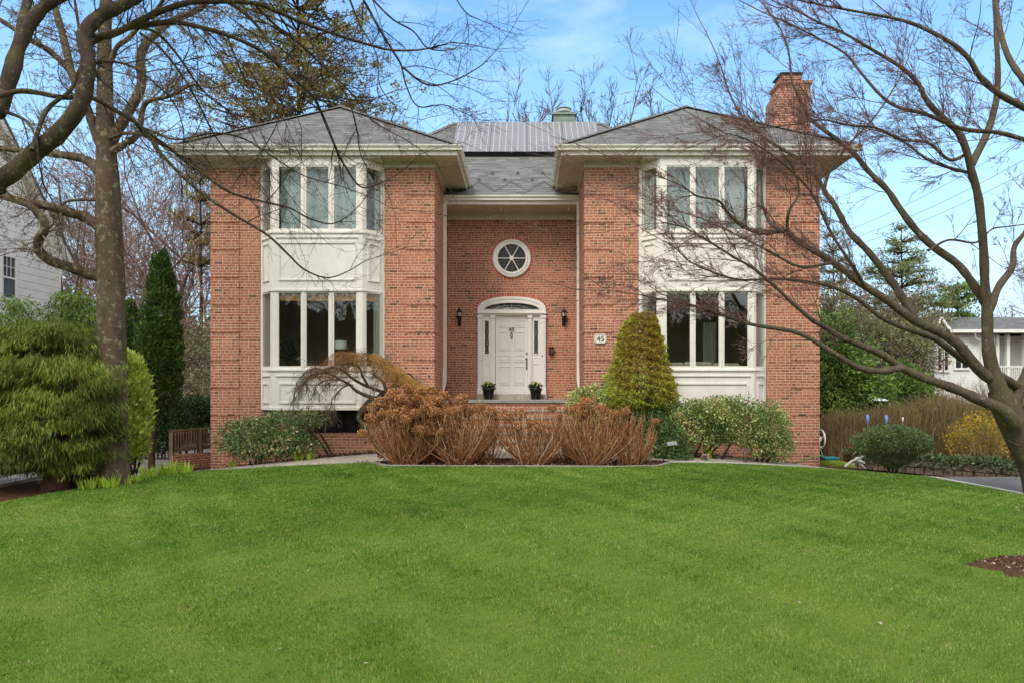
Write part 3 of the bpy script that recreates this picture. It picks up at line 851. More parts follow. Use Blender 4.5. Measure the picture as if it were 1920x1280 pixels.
hd = MB(); hd.lathe([(.002, -.015), (.022, -.013), (.03, 0)], (hx, DB-.036, ZS(673)), 12, 'y')
hd.tube([(hx, DB-.05, ZS(671)), (hx, DB-.085, ZS(675)), (hx, DB-.09, ZS(682)), (hx, DB-.075, ZS(688)), (hx, DB-.045, ZS(691))], [.012, .014, .011, .012, .016], 8)
hd.build('door_handle', M['black'], door_o, True)
MB().lathe([(.002, -.02), (.012, -.018), (.018, 0)], (XS(1016.2), DB-.123, ZS(667)), 10, 'y').build('doorbell', M['black'], suro)

# porch slab, door step, brick steps with bluestone treads
st = MB(); st.box(cxw-1.0, cxw+1.02, DB-.42, DB-.002, zthr-.15, zthr-.002).build('door_step', M['stone'], house)
PZ = zthr-.15
slab = MB(); slab.box(wl+.003, wr-.003, 17.75, DB-.001, PZ-.065, PZ); 
nst = 6; yy = 17.78
brk = MB(); brk.box(wl+.03, wr-.03, 17.80, DB-.001, -2.2, PZ-.066)
z = PZ-.065
for k in range(1, nst+1):
    z -= .175; y0 = 17.80-.29*k
    brk.box(wl+.05, wr-.05, y0, y0+.289, -2.2, z-.05)
    slab.box(wl+.04, wr-.04, y0-.03, y0+.288, z-.05, z)
slab.build('step_tread', M['bluestone'], house, bevel=.008)
brk.build('step_riser', M['brick'], house)

# portico eave between the wings
po = MB()
gz = WZ(368, DG)
prof = [(0, 0), (0, .13), (-.02, .13), (-.025, .12), (-.105, .12), (-.118, .13), (-.125, .122), (-.118, .09), (-.085, .045), (-.08, 0)]
po.prism([(DG-.03+a, gz-.14+b) for a, b in prof], 'x', wl+.002, wr-.002).build('gutter', M['gutter'], house)
MB().box(wl+.002, wr-.002, DG-.03, DG-.005, WZ(384, DG), gz-.02).build('fascia', M['trim'], house)
zso = WZ(384, DG)+.02
MB().box(wl+.002, wr-.002, DG-.005, DB-.03, zso, zso+.02).build('soffit', M['soffit'], house)
MB().box(wl+.002, wr-.002, DB-.03, DB-.001, WZ(413, DB), zso+.02).build('frieze', M['frieze'], house)
# main roof
sl = .88; zb = 5.42; kk = 4.1
V = [(-2.46-kk, DG, zb), (2.6+kk, DG, zb), (2.6+kk, DG+2*kk, zb), (-2.46-kk, DG+2*kk, zb), (-2.46, DG+kk, zb+sl*kk), (2.6, DG+kk, zb+sl*kk)]
# its lower flanks stop inside the wings
mro = MB().add(V, [(3, 2, 1, 0), (0, 1, 5, 4), (1, 2, 5), (2, 3, 4, 5), (3, 0, 4)]).build('roof', M['shingle'], house)
cap = MB(); p, q = Vector(V[4]), Vector(V[5])
n = 22
for k in range(n):
    a = p.lerp(q, k/n); b = p.lerp(q, (k+1.2)/n)
    cap.add([(a.x, a.y-.13, a.z-.08), (a.x, a.y, a.z+.04), (a.x, a.y+.13, a.z-.08), (b.x, b.y-.13, b.z-.09), (b.x, b.y, b.z+.025), (b.x, b.y+.13, b.z-.09)], [(0, 1, 4, 3), (1, 2, 5, 4), (0, 2, 1)])
for (c0, c1) in ((V[4], V[0]), (V[5], V[1])):
    p, q = Vector(c1), Vector(c0); n = 26
    hd_ = Vector(((q-p).x, (q-p).y, 0)).normalized(); sd_ = Vector((hd_.y, -hd_.x, 0))
    for k in range(12, n):
        a = p.lerp(q, k/n); b = p.lerp(q, (k+1.2)/n); u = Vector((0, 0, .04))
        cap.add([a-sd_*.13-u, a+u, a+sd_*.13-u, b-sd_*.13-u*1.3, b+u*.6, b+sd_*.13-u*1.3], [(0, 1, 4, 3), (1, 2, 5, 4), (0, 2, 1)])
cap.build('ridge_cap', M['cap'], mro)
def onroof(x, s, up=0.0):     # s: plan distance behind the eave
    nn = Vector((0, -sl, 1)).normalized()
    v = Vector((x, DG+s, zb+sl*s))+nn*up
    return (v.x, v.y, v.z)
# solar panels
g = G('solar cells')
uv = g.n('ShaderNodeUVMap').outputs[0]; sp = g.n('ShaderNodeSeparateXYZ', {0: uv})
a = g.math('FRACT', g.math('DIVIDE', g.math('SUBTRACT', sp.outputs[0], -2.28), .195)); b = g.math('FRACT', g.math('DIVIDE', sp.outputs[1], .155))
la = g.math('LESS_THAN', g.math('ABSOLUTE', g.math('SUBTRACT', a, .5)), .032); lb = g.math('LESS_THAN', g.math('ABSOLUTE', g.math('SUBTRACT', b, .5)), .07)
la = g.math('MULTIPLY', la, g.math('SUBTRACT', 1.0, g.math('MULTIPLY', g.math('LESS_THAN', g.math('FRACT', g.math('DIVIDE', sp.outputs[1], .0775)), .25), .5)))
c = g.mix(g.noise(1.5, 3), (.19, .183, .178), (.235, .226, .22)); c = g.mix(g.math('MULTIPLY', lb, .5), c, (.38, .37, .36)); c = g.mix(g.math('MULTIPLY', la, .75), c, (.70, .69, .68))
M['cells'] = g.done(c, .38, spec=.35)
M['pframe'] = m_plain('panel frame', (.30, .30, .31), .4, .05, 3, metallic=.4)
s0, s1 = 2.02, 3.93
for k in range(4):
    xa = -2.28+1.17*k; xb = xa+1.155
    fr_ = MB()
    c8 = [onroof(xa, s0, .10), onroof(xb, s0, .10), onroof(xb, s1, .10), onroof(xa, s1, .10), onroof(xa, s0, .14), onroof(xb, s0, .14), onroof(xb, s1, .14), onroof(xa, s1, .14)]
    po_ = fr_.add(c8, [(3,2,1,0), (4,5,6,7), (0,1,5,4), (1,2,6,5), (2,3,7,6), (3,0,4,7)]).build('solar_panel', M['pframe'], house)
    e = .022
    MB().add([onroof(xa+e, s0+e, .143), onroof(xb-e, s0+e, .143), onroof(xb-e, s1-e, .143), onroof(xa+e, s1-e, .143)], [(0, 1, 2, 3)]).build('cell_array', M['cells'], po_)
M['skirt'] = m_plain('black skirt', (.012, .014, .018), .5, .1, 4)
MB().add([onroof(-2.28, s0-.02, .0), onroof(2.39, s0-.02, .0), onroof(2.39, s0-.02, .16), onroof(-2.28, s0-.02, .16), onroof(-2.28, s0-.005, .0), onroof(2.39, s0-.005, .0), onroof(2.39, s0-.005, .16), onroof(-2.28, s0-.005, .16)],
     [(0,1,2,3), (7,6,5,4), (3,2,6,7), (0,3,7,4), (1,5,6,2)]).build('panel_skirt', M['skirt'], house)
# snow guards and heating cable
for r_, (s_, xs) in enumerate(((1.05, (-1.75, -.98, -.22, .52)), (.72, (-2.2, -1.35, -.6, .2, .95)))):
    for x in xs:
        sg = MB(); p = onroof(x, s_, .0)
        sg.add([onroof(x-.05, s_, .01), onroof(x+.05, s_, .01), onroof(x+.05, s_+.06, .01), onroof(x-.05, s_+.06, .01), onroof(x-.03, s_, .07), onroof(x+.03, s_, .07)], [(0,1,5,4), (4,5,2,3), (0,4,3), (1,2,5)])
        sg.build('snow_guard', M['galv'], house)
pts = []
xz = np.linspace(-2.25, 1.45, 9)
for k, x in enumerate(xz): pts.append(onroof(x, .15 if k % 2 else .62, .03))
MB().tube(pts, .007, 5).build('heating_cable', M['black'], house)
# flue vent on the ridge
vx, vy = WX(1057, 23.5), 23.5
vt = MB(); vz = zb+sl*kk
vt.box(vx-.36, vx+.36, vy-.30, vy+.30, vz-.5, WZ(222, vy)).box(vx-.41, vx+.41, vy-.35, vy+.35, WZ(222, vy), WZ(218, vy))
M['ventgreen'] = m_plain('weathered copper', (.20, .25, .21), .6, .2, 6)
vto = vt.build('roof_vent', M['ventgreen'], house)
ZV = lambda py: WZ(py, vy)
MB().lathe([(.34, ZV(218.5)), (.22, ZV(216)), (.20, ZV(214)), (.27, ZV(213)), (.27, ZV(209.5)), (.21, ZV(208.5)), (.21, ZV(207)), (.27, ZV(206.5)), (.20, ZV(204.5)), (.02, ZV(204))], (vx, vy, 0), 22).build('vent_cap', M['galv'], vto)

# chimney
ch = MB(); Dc = 20.4
XC = lambda px: WX(px, Dc); ZC = lambda py: WZ(py, Dc)
ch.box(XC(1452), XC(1520), Dc, Dc+.75, -2.4, ZC(182))
ch.prism([(XC(1452), ZC(182.01)), (XC(1463), ZC(162)), (XC(1520), ZC(162)), (XC(1520), ZC(182.01))], 'y', Dc, Dc+.75)
ch.box(XC(1462), XC(1520), Dc-.01, Dc+.76, ZC(162), ZC(158)).box(XC(1460), XC(1522.5), Dc-.03, Dc+.78, ZC(158), ZC(151.5))
ch.box(XC(1468), XC(1503), Dc+.08, Dc+.65, ZC(151.5), ZC(147)).box(XC(1466), XC(1505), Dc+.05, Dc+.68, ZC(147), ZC(143)).box(XC(1468), XC(1503), Dc+.08, Dc+.65, ZC(143), ZC(137))
M['brick_old'] = m_brick('weathered brick', dark=.72)
cho = ch.build('chimney', M['brick_old'], house)
cp = MB(); cp.box(XC(1464), XC(1507), Dc+.03, Dc+.70, ZC(137), ZC(135)); cp.box(XC(1470), XC(1501), Dc+.1, Dc+.63, ZC(135), ZC(132.5))
cp.build('chimney_cap', M['black'], cho)

# downspouts
for (px, sg_) in ((834.8, -1), (1084, 1)):
    x = WX(px, DG-.05); d = MB(); w_ = .045; y0 = DG-.10
    d.box(x-w_, x+w_, y0-.035, y0+.035, WZ(715, DG), gz-.13)
    d.tube([(x, y0, WZ(714, DG)), (x+sg_*.02, y0-.03, WZ(722, DG)), (x+sg_*.06, y0-.16, WZ(735, DG))], .045, 6)
    d2 = d.build('downspout', M['trim'], house)
    for pz in (450, 560, 660): MB().box(x-w_-.008, x+w_+.008, y0-.042, y0+.042, WZ(pz, DG)-.02, WZ(pz, DG)+.02).build('strap', M['trim'], d2)
# second leaning offset pipes beside the downspout feet
for (x, s_) in ((WX(829.5, 18.9), -1), (WX(1088, 18.9), 1)):
    MB().tube([(WX(834.8 if s_ < 0 else 1084.5, DG)-s_*-.03, DG-.14, WZ(690, DG)), (x, 18.95, WZ(712, DG)), (x+s_*.02, 18.9, WZ(734, DG))], .035, 6).build('drain_pipe', M['trim'], house)

# wall lanterns
for px in (862, 1057):
    x = WX(px, DB); la_ = MB(); y = DB-.14
    la_.box(x-.05, x+.05, DB-.02, DB-.001, ZS(611), ZS(590)).tube([(x, DB-.02, ZS(606)), (x, DB-.08, ZS(609)), (x, y, ZS(604))], .014, 6)
    la_.lathe([(.004, ZS(608.5)), (.012, ZS(603)), (.03, ZS(600.5)), (.055, ZS(597.5)), (.075, ZS(594.5)), (.075, ZS(594))], (x, y, 0), 8)
    la_.lathe([(.085, ZS(586.5)), (.09, ZS(586)), (.05, ZS(582.5)), (.02, ZS(581)), (.014, ZS(579.5)), (.02, ZS(578.5)), (.003, ZS(576.5))], (x, y, 0), 8)
    for a in np.linspace(0, 2*math.pi, 4, endpoint=False):
        la_.tube([(x+.06*math.cos(a), y+.06*math.sin(a), ZS(594.5)), (x+.075*math.cos(a), y+.075*math.sin(a), ZS(586.5))], .006, 4)
    la_.tube([(x, y, ZS(608)), (x, y, ZS(614))], [.012, .004], 6)
    lo = la_.build('wall_lantern', M['black'], house)
    g_ = M.get('frost') or m_plain('frosted glass', (.55, .53, .48), .3, .05, 5); M['frost'] = g_
    MB().lathe([(.045, ZS(594)), (.058, ZS(587))], (x, y, 0), 8).build('lantern_glass', g_, lo)
# letter box and plaque
MB().box(XS(1028.8), XS(1037.6), DB-.12, DB-.001, ZS(662.5), ZS(650.5)).box(XS(1028.2), XS(1038.2), DB-.135, DB-.001, ZS(652.5), ZS(650)).build('letter_box', M['bronze'], house, bevel=.006)
MB().box(XS(836), XS(838.6), DB-.07, DB-.001, ZS(669), ZS(658)).build('outlet_box', M['galv'], house)
pl = MB(); X1 = lambda px: WX(px, D1); Z1 = lambda py: WZ(py, D1)
def oct_(x0, x1, z0, z1, c): return [(x0+c, z0), (x1-c, z0), (x1, z0+c), (x1, z1-c), (x1-c, z1), (x0+c, z1), (x0, z1-c), (x0, z0+c)]
pl.prism(oct_(X1(1113.8), X1(1137.3), Z1(644.3), Z1(626.5), .045), 'y', D1-.05, D1-.023)
M['plaque'] = m_plain('carved limestone', (.78, .73, .62), .85, .12, 30, .4)
plo = pl.build('number_plaque', M['plaque'], house, bevel=.006)
MB().ring(oct_(X1(1115.6), X1(1135.5), Z1(643), Z1(627.9), .04), oct_(X1(1114.6), X1(1136.5), Z1(643.6), Z1(627.2), .045), 'y', D1-.056, D1-.049).build('plaque_rim', M['stone'], plo)
text_mesh('plaque_number', '45', .19, M['black'], plo, (X1(1125.6), D1-.052, Z1(635.6)), .004)
# ------------------------------------------------------------------ bare trees
def catmull(pts, n=5):
    P = [np.array(p, float) for p in pts]; P = [2*P[0]-P[1]]+P+[2*P[-1]-P[-2]]; out = []
    for i in range(1, len(P)-2):
        for t in np.linspace(0, 1, n, endpoint=False):
            a, b, c, d = P[i-1], P[i], P[i+1], P[i+2]
            out.append(.5*((2*b)+(-a+c)*t+(2*a-5*b+4*c-d)*t*t+(-a+3*b-3*c+d)*t**3))
    out.append(P[-2]); return np.array(out)

class Tree:
    def __init__(s, seed, sty, fat=1.0):
        s.fat = fat; s.r = random.Random(seed); s.sty = sty; s.thick = []; s.mid = []; s.thin = []; s.buds = []
    def limb(s, px, D0, D1, r0, r1, twigs=1.0, wob=.15, tz=0.0, start=0.0):
        """px: traced picture points turned into real positions at depths D0..D1; r in picture pixels"""
        n = len(px); q = s.r.uniform(0, 6)
        pts = []
        for i, (x, y) in enumerate(px):
            t = i/(n-1); D = D0+(D1-D0)*t + wob*math.sin(q+t*5)*min(1, t*3)
            pts.append(W(x, y, D))
        P = catmull(pts); k = len(P)
        D = P[:, 1]; rr = (np.interp(np.linspace(0, 1, k), np.linspace(0, 1, len(r0)), r0) if hasattr(r0, '__len__') else np.linspace(r0, r1, k))*D/F
        rr = rr*s.fat*(1+.05*np.sin(np.arange(k)*1.3+q)+np.array([s.r.gauss(0, .035) for _ in range(k)]))
        s.thick.append((P.tolist(), rr.tolist()))
        if twigs > 0: s.sprout(P, rr, twigs, start)
        if rr[-1] > .02 and px[-1][1] < 10: s.fork(P, rr)
    def fork(s, P, rr):
        d = P[-1]-P[-3]; d = d/np.linalg.norm(d)+np.array([0, 0, .35]); d /= np.linalg.norm(d)
        for k in range(3):
            s.grow(tuple(P[-1]), s.branch_dir(tuple(d), (6, 30)), s.r.uniform(1.6, 2.6), float(rr[-1])*.85, 3)
    def sprout(s, P, rr, dens, start=0.0, Lr=None):
        st = s.sty; L = np.concatenate([[0], np.cumsum(np.linalg.norm(np.diff(P, axis=0), axis=1))])
        n = int(L[-1]*st['per_m']*dens); T = np.gradient(P, axis=0)
        for k in range(n):
            t = L[-1]*(start+(1-start)*s.r.random()**.8); i = min(len(P)-2, int(np.searchsorted(L, t))-1 if t > 0 else 0); i = max(i, 0)
            f = (t-L[i])/(L[i+1]-L[i]+1e-9); p = P[i]*(1-f)+P[i+1]*f
            d = T[i]/(np.linalg.norm(T[i])+1e-9)
            r = min(float(rr[i])*.55, st['r0'])
            lo, hi = Lr or st['L']
            s.grow(tuple(p), s.branch_dir(tuple(d), st['ang']), s.r.uniform(lo, hi)*(1-.3*t/L[-1]), r, st['lev'])
        # the limb runs out into a twig
        d = T[-1]/(np.linalg.norm(T[-1])+1e-9)
        s.grow(tuple(P[-1]), tuple(d), (Lr or st['L'])[1]*1.1, float(rr[-1]), st['lev'])
    def branch_dir(s, d, ang):
        r = s.r
        while True:
            v = (r.gauss(0, 1), r.gauss(0, 1), r.gauss(0, 1))
            k = v[0]*d[0]+v[1]*d[1]+v[2]*d[2]; v = (v[0]-k*d[0], v[1]-k*d[1], v[2]-k*d[2])
            m = math.sqrt(v[0]**2+v[1]**2+v[2]**2)
            if m > .1: break
        a = math.radians(r.uniform(*ang)); c, q = math.cos(a), math.sin(a)/m
        return (d[0]*c+v[0]*q, d[1]*c+v[1]*q, d[2]*c+v[2]*q)
    def grow(s, p, d, L, r, lev):
        st = s.sty; rn = s.r; n = 6 if lev >= 2 else (5 if lev == 1 else 4)
        sg = L/(n-1); pts = [p]; rad = [r]; ds = [d]
        tx, ty, tz = st['trop']; wg = st['wig']
        x, y, z = p
        rend = max(st['rmin'], r*.35)
        for i in range(1, n):
            dx, dy, dz = d[0]+rn.gauss(0, wg)+tx, d[1]+rn.gauss(0, wg)*.8+ty, d[2]+rn.gauss(0, wg)+tz
            m = math.sqrt(dx*dx+dy*dy+dz*dz); d = (dx/m, dy/m, dz/m)
            x += d[0]*sg; y += d[1]*sg; z += d[2]*sg
            pts.append((x, y, z)); rad.append(r+(rend-r)*i/(n-1)); ds.append(d)
        (s.mid if lev >= 2 else s.thin).append((pts, rad))
        if lev > 0:
            k = st['kids'][min(lev, len(st['kids'])-1)]
            k = int(k*(.6+.8*rn.random())+.5)
            for _ in range(k):
                i = rn.randint(1, n-1); f = rn.random(); a, b = pts[i-1], pts[i]
                q = (a[0]+(b[0]-a[0])*f, a[1]+(b[1]-a[1])*f, a[2]+(b[2]-a[2])*f)
                s.grow(q, s.branch_dir(ds[i], st['ang']), L*rn.uniform(.3, .6), max(st['rmin'], rad[i]*.6), lev-1)
        if lev <= 1:
            for i in range(1, n):
                if rn.random() < st['bud']: s.buds.append(pts[i])
    def build(s, root, bark, twig, budm=None, bud=(.02, .012), trunk_n=10):
        if s.thick:
            V, Fq = tube_arrays(s.thick, trunk_n); mesh_obj('trunk', V, Fq, bark, root, smooth=True)
        VV, FF, b = [], [], 0
        for grp, sg in ((s.mid, 5), (s.thin, 3)):
            if grp:
                V, Fq = tube_arrays(grp, sg); VV.append(V); FF.append(Fq+b); b += len(V)
        if VV: mesh_obj('crown', np.concatenate(VV), np.concatenate(FF), twig, root, smooth=True)
        if s.buds and budm:
            P = np.repeat(np.array(s.buds), 2, axis=0)
            L = NR.uniform(bud[0]*.6, bud[0]*1.4, len(P))
            leaves('buds', P-sph(len(P))*bud[1]*.3, sph(len(P)), L, L*.6, budm, root, NR.random(len(P)))

M['bark_moss'] = m_bark('mossy bark', (.06, .045, .034), (.13, .10, .075), (.30, .28, .15), .18, 9, (.17, .15, .045))
M['bark_lichen'] = m_bark('lichened bark', (.085, .060, .040), (.17, .125, .088), (.30, .28, .17), .26, 5.5, (.15, .125, .06))
M['bark_green'] = m_bark('smooth greenish bark', (.10, .075, .055), (.18, .145, .10), (.34, .31, .24), .05, 7, (.15, .14, .055))
M['twig_dark'] = m_plain('dark twig bark', (.048, .036, .030), .85, .35, 3, spec=.1)
M['twig_grey'] = m_plain('grey twig bark', (.15, .115, .09), .85, .35, 3, spec=.1)
M['twig_brown'] = m_plain('brown twig bark', (.15, .09, .075), .85, .35, 3, spec=.1)
M['bud_red'] = m_leaf('red buds', [(0, (.20, .08, .075)), (.6, (.38, .18, .17)), (.88, (.50, .28, .25)), (1, (.70, .48, .36))], .2)
M['bud_pink'] = m_leaf('pink blossom buds', [(0, (.12, .03, .04)), (.6, (.25, .07, .09)), (1, (.42, .16, .18))], .2)
M['bud_yellow'] = m_leaf('yellow buds', [(0, (.22, .16, .07)), (1, (.50, .42, .22))], .2)

# ---- right tree: spreading, fine upswept twigs with pinkish buds
sty_r = dict(per_m=3.3, ang=(16, 42), L=(.6, 1.6), r0=.0075, rmin=.0019, lev=3, trop=(-.02, 0, .012), wig=.095, kids=(0, 3, 5, 5), bud=.30)
T = Tree(7, sty_r, .84)
gz_ = float(ground_z(8.86, 11.6))
T.thick.append((catmull([(8.86, 11.6, gz_-.2), (8.80, 11.6, gz_+.1), W(1944, 880, 11.6), W(1925, 840, 11.58), W(1907, 803, 11.55), W(1888, 768, 11.52), W(1872, 732, 11.5)]).tolist(), np.interp(np.linspace(0, 1, 31), [0, .15, .35, .7, .85, 1], [.40, .29, .25, .235, .215, .16]).tolist()))
root_right = empty('bare_tree', (8.86, 11.6, gz_), 'wide bare tree at the right edge of the lawn, reaching across the right wing', 'tree')
tw = 1.0
T.limb([(1888,768),(1866,710),(1853,653),(1851,590),(1847,543),(1845,484),(1841,430),(1834,369),(1821,319),(1814,289),(1797,249),(1764,218),(1737,188),(1720,155),(1686,124),(1636,94),(1585,64),(1530,40)], 11.5, 10.6, [21, 12.5, 9.5, 8.8, 8.2, 7.6, 6, 4.6, 3.3, 2], 2.5, 1.0, start=.45)
T.limb([(1821,310),(1851,249),(1868,188),(1871,134),(1868,67),(1864,0),(1858,-40)], 11.2, 12.2, 8, 3, 1.0)
T.limb([(1848,572),(1839,556),(1817,522),(1792,493),(1750,463),(1716,430),(1686,390),(1663,356),(1629,322),(1602,289),(1579,269),(1542,242),(1518,222),(1501,188),(1485,151),(1478,94),(1461,50),(1440,20)], 11.5, 12.6, [9, 8.5, 8, 7, 6, 5, 4, 3, 2, 1.2], 2, .9, start=.35)
T.limb([(1862,712),(1834,691),(1796,645),(1754,619),(1716,602),(1666,565),(1619,535),(1560,491),(1503,457),(1471,434),(1438,437),(1406,431),(1380,415),(1359,392),(1346,376),(1307,368),(1281,350),(1250,337)], 11.5, 10.0, [13, 10.5, 9.5, 8, 6.5, 5.5, 4, 3, 2, 1], 1.8, .9, start=.3)
T.limb([(1471,434),(1445,420),(1430,384),(1427,332),(1420,300)], 10.4, 11.2, 4, 1.2, 1.5)
T.limb([(1475,436),(1479,397),(1497,366),(1492,327),(1470,290)], 10.4, 9.8, 4, 1.2, 1.5)
T.limb([(1850,700),(1800,670),(1754,636),(1708,619),(1657,598),(1607,560),(1560,538),(1503,527),(1451,523),(1391,525),(1346,514),(1294,491),(1268,467),(1240,450)], 11.6, 11.4, [8, 7, 6, 5, 4, 3.3, 2.6, 2, 1.5, 1], 1.5, .9, start=.3)
T.limb([(1905,795),(1878,768),(1839,750),(1792,729),(1733,708),(1687,687),(1657,666),(1619,649),(1577,632),(1543,611),(1523,600),(1487,569),(1445,530),(1409,501),(1372,480),(1320,447),(1281,426),(1250,418)], 11.3, 9.6, [17, 11.5, 10, 8.2, 6.6, 5.2, 4, 3, 2, 1], 1.6, .85, start=.4)
T.limb([(1690,689),(1649,695),(1607,687),(1564,662),(1522,636),(1485,621),(1408,608),(1365,594),(1291,571),(1233,560),(1200,553)], 10.7, 10.2, 8, 1.4, 1.0, start=.35)
T.limb([(1720,607),(1691,556),(1661,514),(1628,472),(1598,442),(1589,430),(1562,380),(1549,363),(1530,330),(1500,300),(1450,270),(1400,230),(1370,180),(1350,120)], 11.5, 12.4, 9, 1.3, 1.2, start=.3)
T.limb([(1545,358),(1552,330),(1570,300),(1600,262),(1640,220),(1680,160)], 12.0, 12.8, 4, 1.5, 1.0)
T.limb([(1855,583),(1872,539),(1898,501),(1902,463),(1925,430),(1945,380)], 11.5, 12.2, 9, 3, .8)
T.limb([(1860,700),(1890,715),(1935,740)], 11.5, 12.2, 13, 9, 0)
T.limb([(1885,800),(1898,770),(1916,720),(1950,640)], 11.6, 12.4, 15, 9, .3)
T.limb([(1740,470),(1780,450),(1830,455),(1860,430),(1890,425)], 11.4, 11.9, 3, 1.5, .6)
T.limb([(1965,225),(1920,202),(1871,175),(1837,144),(1817,111),(1784,81),(1733,54),(1686,37),(1612,23),(1540,10)], 9.8, 9.0, 8, 2, 1.0)
T.limb([(1965,275),(1920,262),(1871,249),(1804,242),(1737,215),(1686,202),(1653,181),(1612,134),(1585,101),(1530,70),(1470,40)], 10.0, 10.4, 5.5, 1.5, 1.0)
T.limb([(1965,200),(1920,151),(1888,101),(1871,34),(1868,-20)], 10.0, 10.6, 8, 4, .8)
T.limb([(1814,289),(1780,300),(1740,268),(1690,262),(1640,240),(1590,235),(1540,225),(1480,235),(1420,240)], 11.0, 10.0, 4, 1.2, 1.2)
T.limb([(1825,325),(1790,318),(1740,300),(1700,270),(1660,250),(1620,240)], 11.0, 11.8, 4, 1.2, 1.0)
T.limb([(1620,535),(1600,500),(1560,440),(1520,360),(1460,300),(1400,262),(1360,250)], 10.7, 9.6, 4, 1.2, 1.1)
T.limb([(1560,493),(1500,500),(1440,470),(1380,440),(1330,415)], 10.4, 11.0, 4, 1.2, 1.2)
# stems of the same tree rising beyond the frame carry the far limbs
T.limb([(1905,830),(1960,720),(1990,560),(1985,400),(1965,225)], 11.6, 9.9, 26, 12, 0)
T.limb([(1985,420),(1985,330),(1965,275)], 10.4, 10.0, 11, 8, 0)
T.build(root_right, M['bark_green'], M['twig_brown'], M['bud_red'], (.016, .010), 12)

# ---- near tree, limbs entering from the upper left
sty_n = dict(per_m=4.2, ang=(25, 65), L=(.35, .95), r0=.006, rmin=.0013, lev=2, trop=(.02, 0, -.02), wig=.17, kids=(0, 4, 5), bud=.55)
T = Tree(11, sty_n, .84)
gz_ = float(ground_z(-6.4, 5.2))
root_near = empty('bare_tree', (-6.4, 5.2, gz_), 'nearest bare tree, thick dark mossy limbs coming in at the upper left corner', 'tree')
T.thick.append((catmull([(-6.4, 5.2, gz_-.2), (-6.35, 5.25, -1.2), (-6.1, 5.4, .2), (-5.7, 5.6, 1.25), W(0, 343, 6.0)]).tolist(), np.interp(np.linspace(0, 1, 21), [0, .1, .3, 1], [.38, .29, .24, .095]).tolist()))
T.thick.append((catmull([(-6.1, 5.4, .2), (-6.0, 5.4, 1.2), (-5.8, 5.5, 2.0), W(0, 208, 6.2)]).tolist(), np.interp(np.linspace(0, 1, 16), [0, 1], [.2, .075]).tolist()))
T.limb([(-10,347),(30,318),(67,285),(111,249),(148,201),(161,161),(165,111),(158,67),(188,30),(235,7),(275,-20),(330,-60)], 6.0, 6.3, 20, 12, .35, .08)
T.limb([(-5,214),(20,141),(37,84),(64,34),(91,7),(128,-12),(180,-50)], 6.2, 6.6, 17, 10, .4, .08)
T.limb([(30,110),(40,50),(50,10),(60,-40)], 6.4, 6.9, 11, 8, 0, .08)
T.limb([(175,70),(215,63),(262,40),(300,22),(356,5),(425,3),(480,7),(519,22),(560,40),(620,62),(690,84),(740,95),(800,92),(845,80)], 6.3, 7.6, 8, 1.2, 1.1, .2)
T.limb([(165,85),(220,58),(300,44),(347,45),(425,66),(487,94),(534,134),(581,175),(600,206),(631,281),(647,312),(675,350),(706,347),(740,330)], 6.3, 8.0, 6, 1.1, 1.0, .2)
T.limb([(425,3),(462,28),(500,72),(525,116),(537,156),(531,187),(525,219),(505,262)], 6.9, 6.4, 4, 1.0, 1.0)
T.limb([(475,6),(519,50),(560,81),(597,116),(640,156),(672,190),(700,228),(760,262)], 7.2, 8.2, 3, 1.0, 1.1)
T.limb([(655,-30),(681,0),(712,56),(741,103),(753,125),(762,162),(784,200),(831,197),(869,212)], 7.0, 7.4, 3.2, .8, 1.0)
T.limb([(690,-20),(700,0),(737,37),(775,59),(803,91),(844,94),(862,84)], 7.2, 7.6, 2.6, .8, 1.0)
T.limb([(753,125),(800,159),(847,153),(900,125),(930,95)], 7.2, 7.4, 2.4, .8, 1.2)
T.limb([(640,-40),(656,0),(675,47),(706,103),(712,160),(740,200)], 6.8, 6.6, 2.6, .8, 1.0)
T.limb([(850,-10),(875,25),(905,40)], 7.0, 7.1, 1.6, .8, .5)
T.limb([(-10,182),(44,171),(118,183),(168,183),(218,208),(269,242),(302,289),(370,356),(437,402),(500,440),(540,477),(570,505),(612,521),(650,510),(685,489)], 5.9, 7.6, 6, .9, .65, .15)
T.limb([(262,238),(319,279),(370,319),(430,360),(487,377),(542,390),(580,410),(620,420),(650,407),(677,382)], 6.6, 7.8, 3.5, .9, .8, .15)
T.limb([(269,240),(330,262),(400,250),(460,262),(520,300),(570,330),(640,350),(700,372)], 6.6, 7.4, 2.4, .8, 1.0)
T.limb([(60,282),(87,208),(131,171),(148,134),(158,124),(208,116),(252,128),(300,165),(330,200),(345,245)], 5.9, 6.7, 5, 1.0, .9)
T.limb([(262,62),(300,90),(340,140),(370,190),(400,250),(430,290),(470,330)], 6.6, 7.2, 3.2, .9, 1.1)
T.limb([(240,50),(290,60),(330,100),(380,170),(430,210),(470,250),(510,330)], 6.8, 7.6, 3.4, .9, 1.1)
T.limb([(12,210),(50,228),(68,262),(72,300)], 6.0, 5.7, 4, 1.5, .6)
T.limb([(560,35),(600,110),(650,180),(668,240),(680,300),(720,345)], 7.4, 7.7, 2.4, .8, 1.0)
T.limb([(425,66),(450,130),(480,190),(490,250),(520,300)], 7.0, 6.7, 2.6, .9, 1.0)
T.build(root_near, M['bark_moss'], M['twig_dark'], M['bud_pink'], (.011, .007), 14)

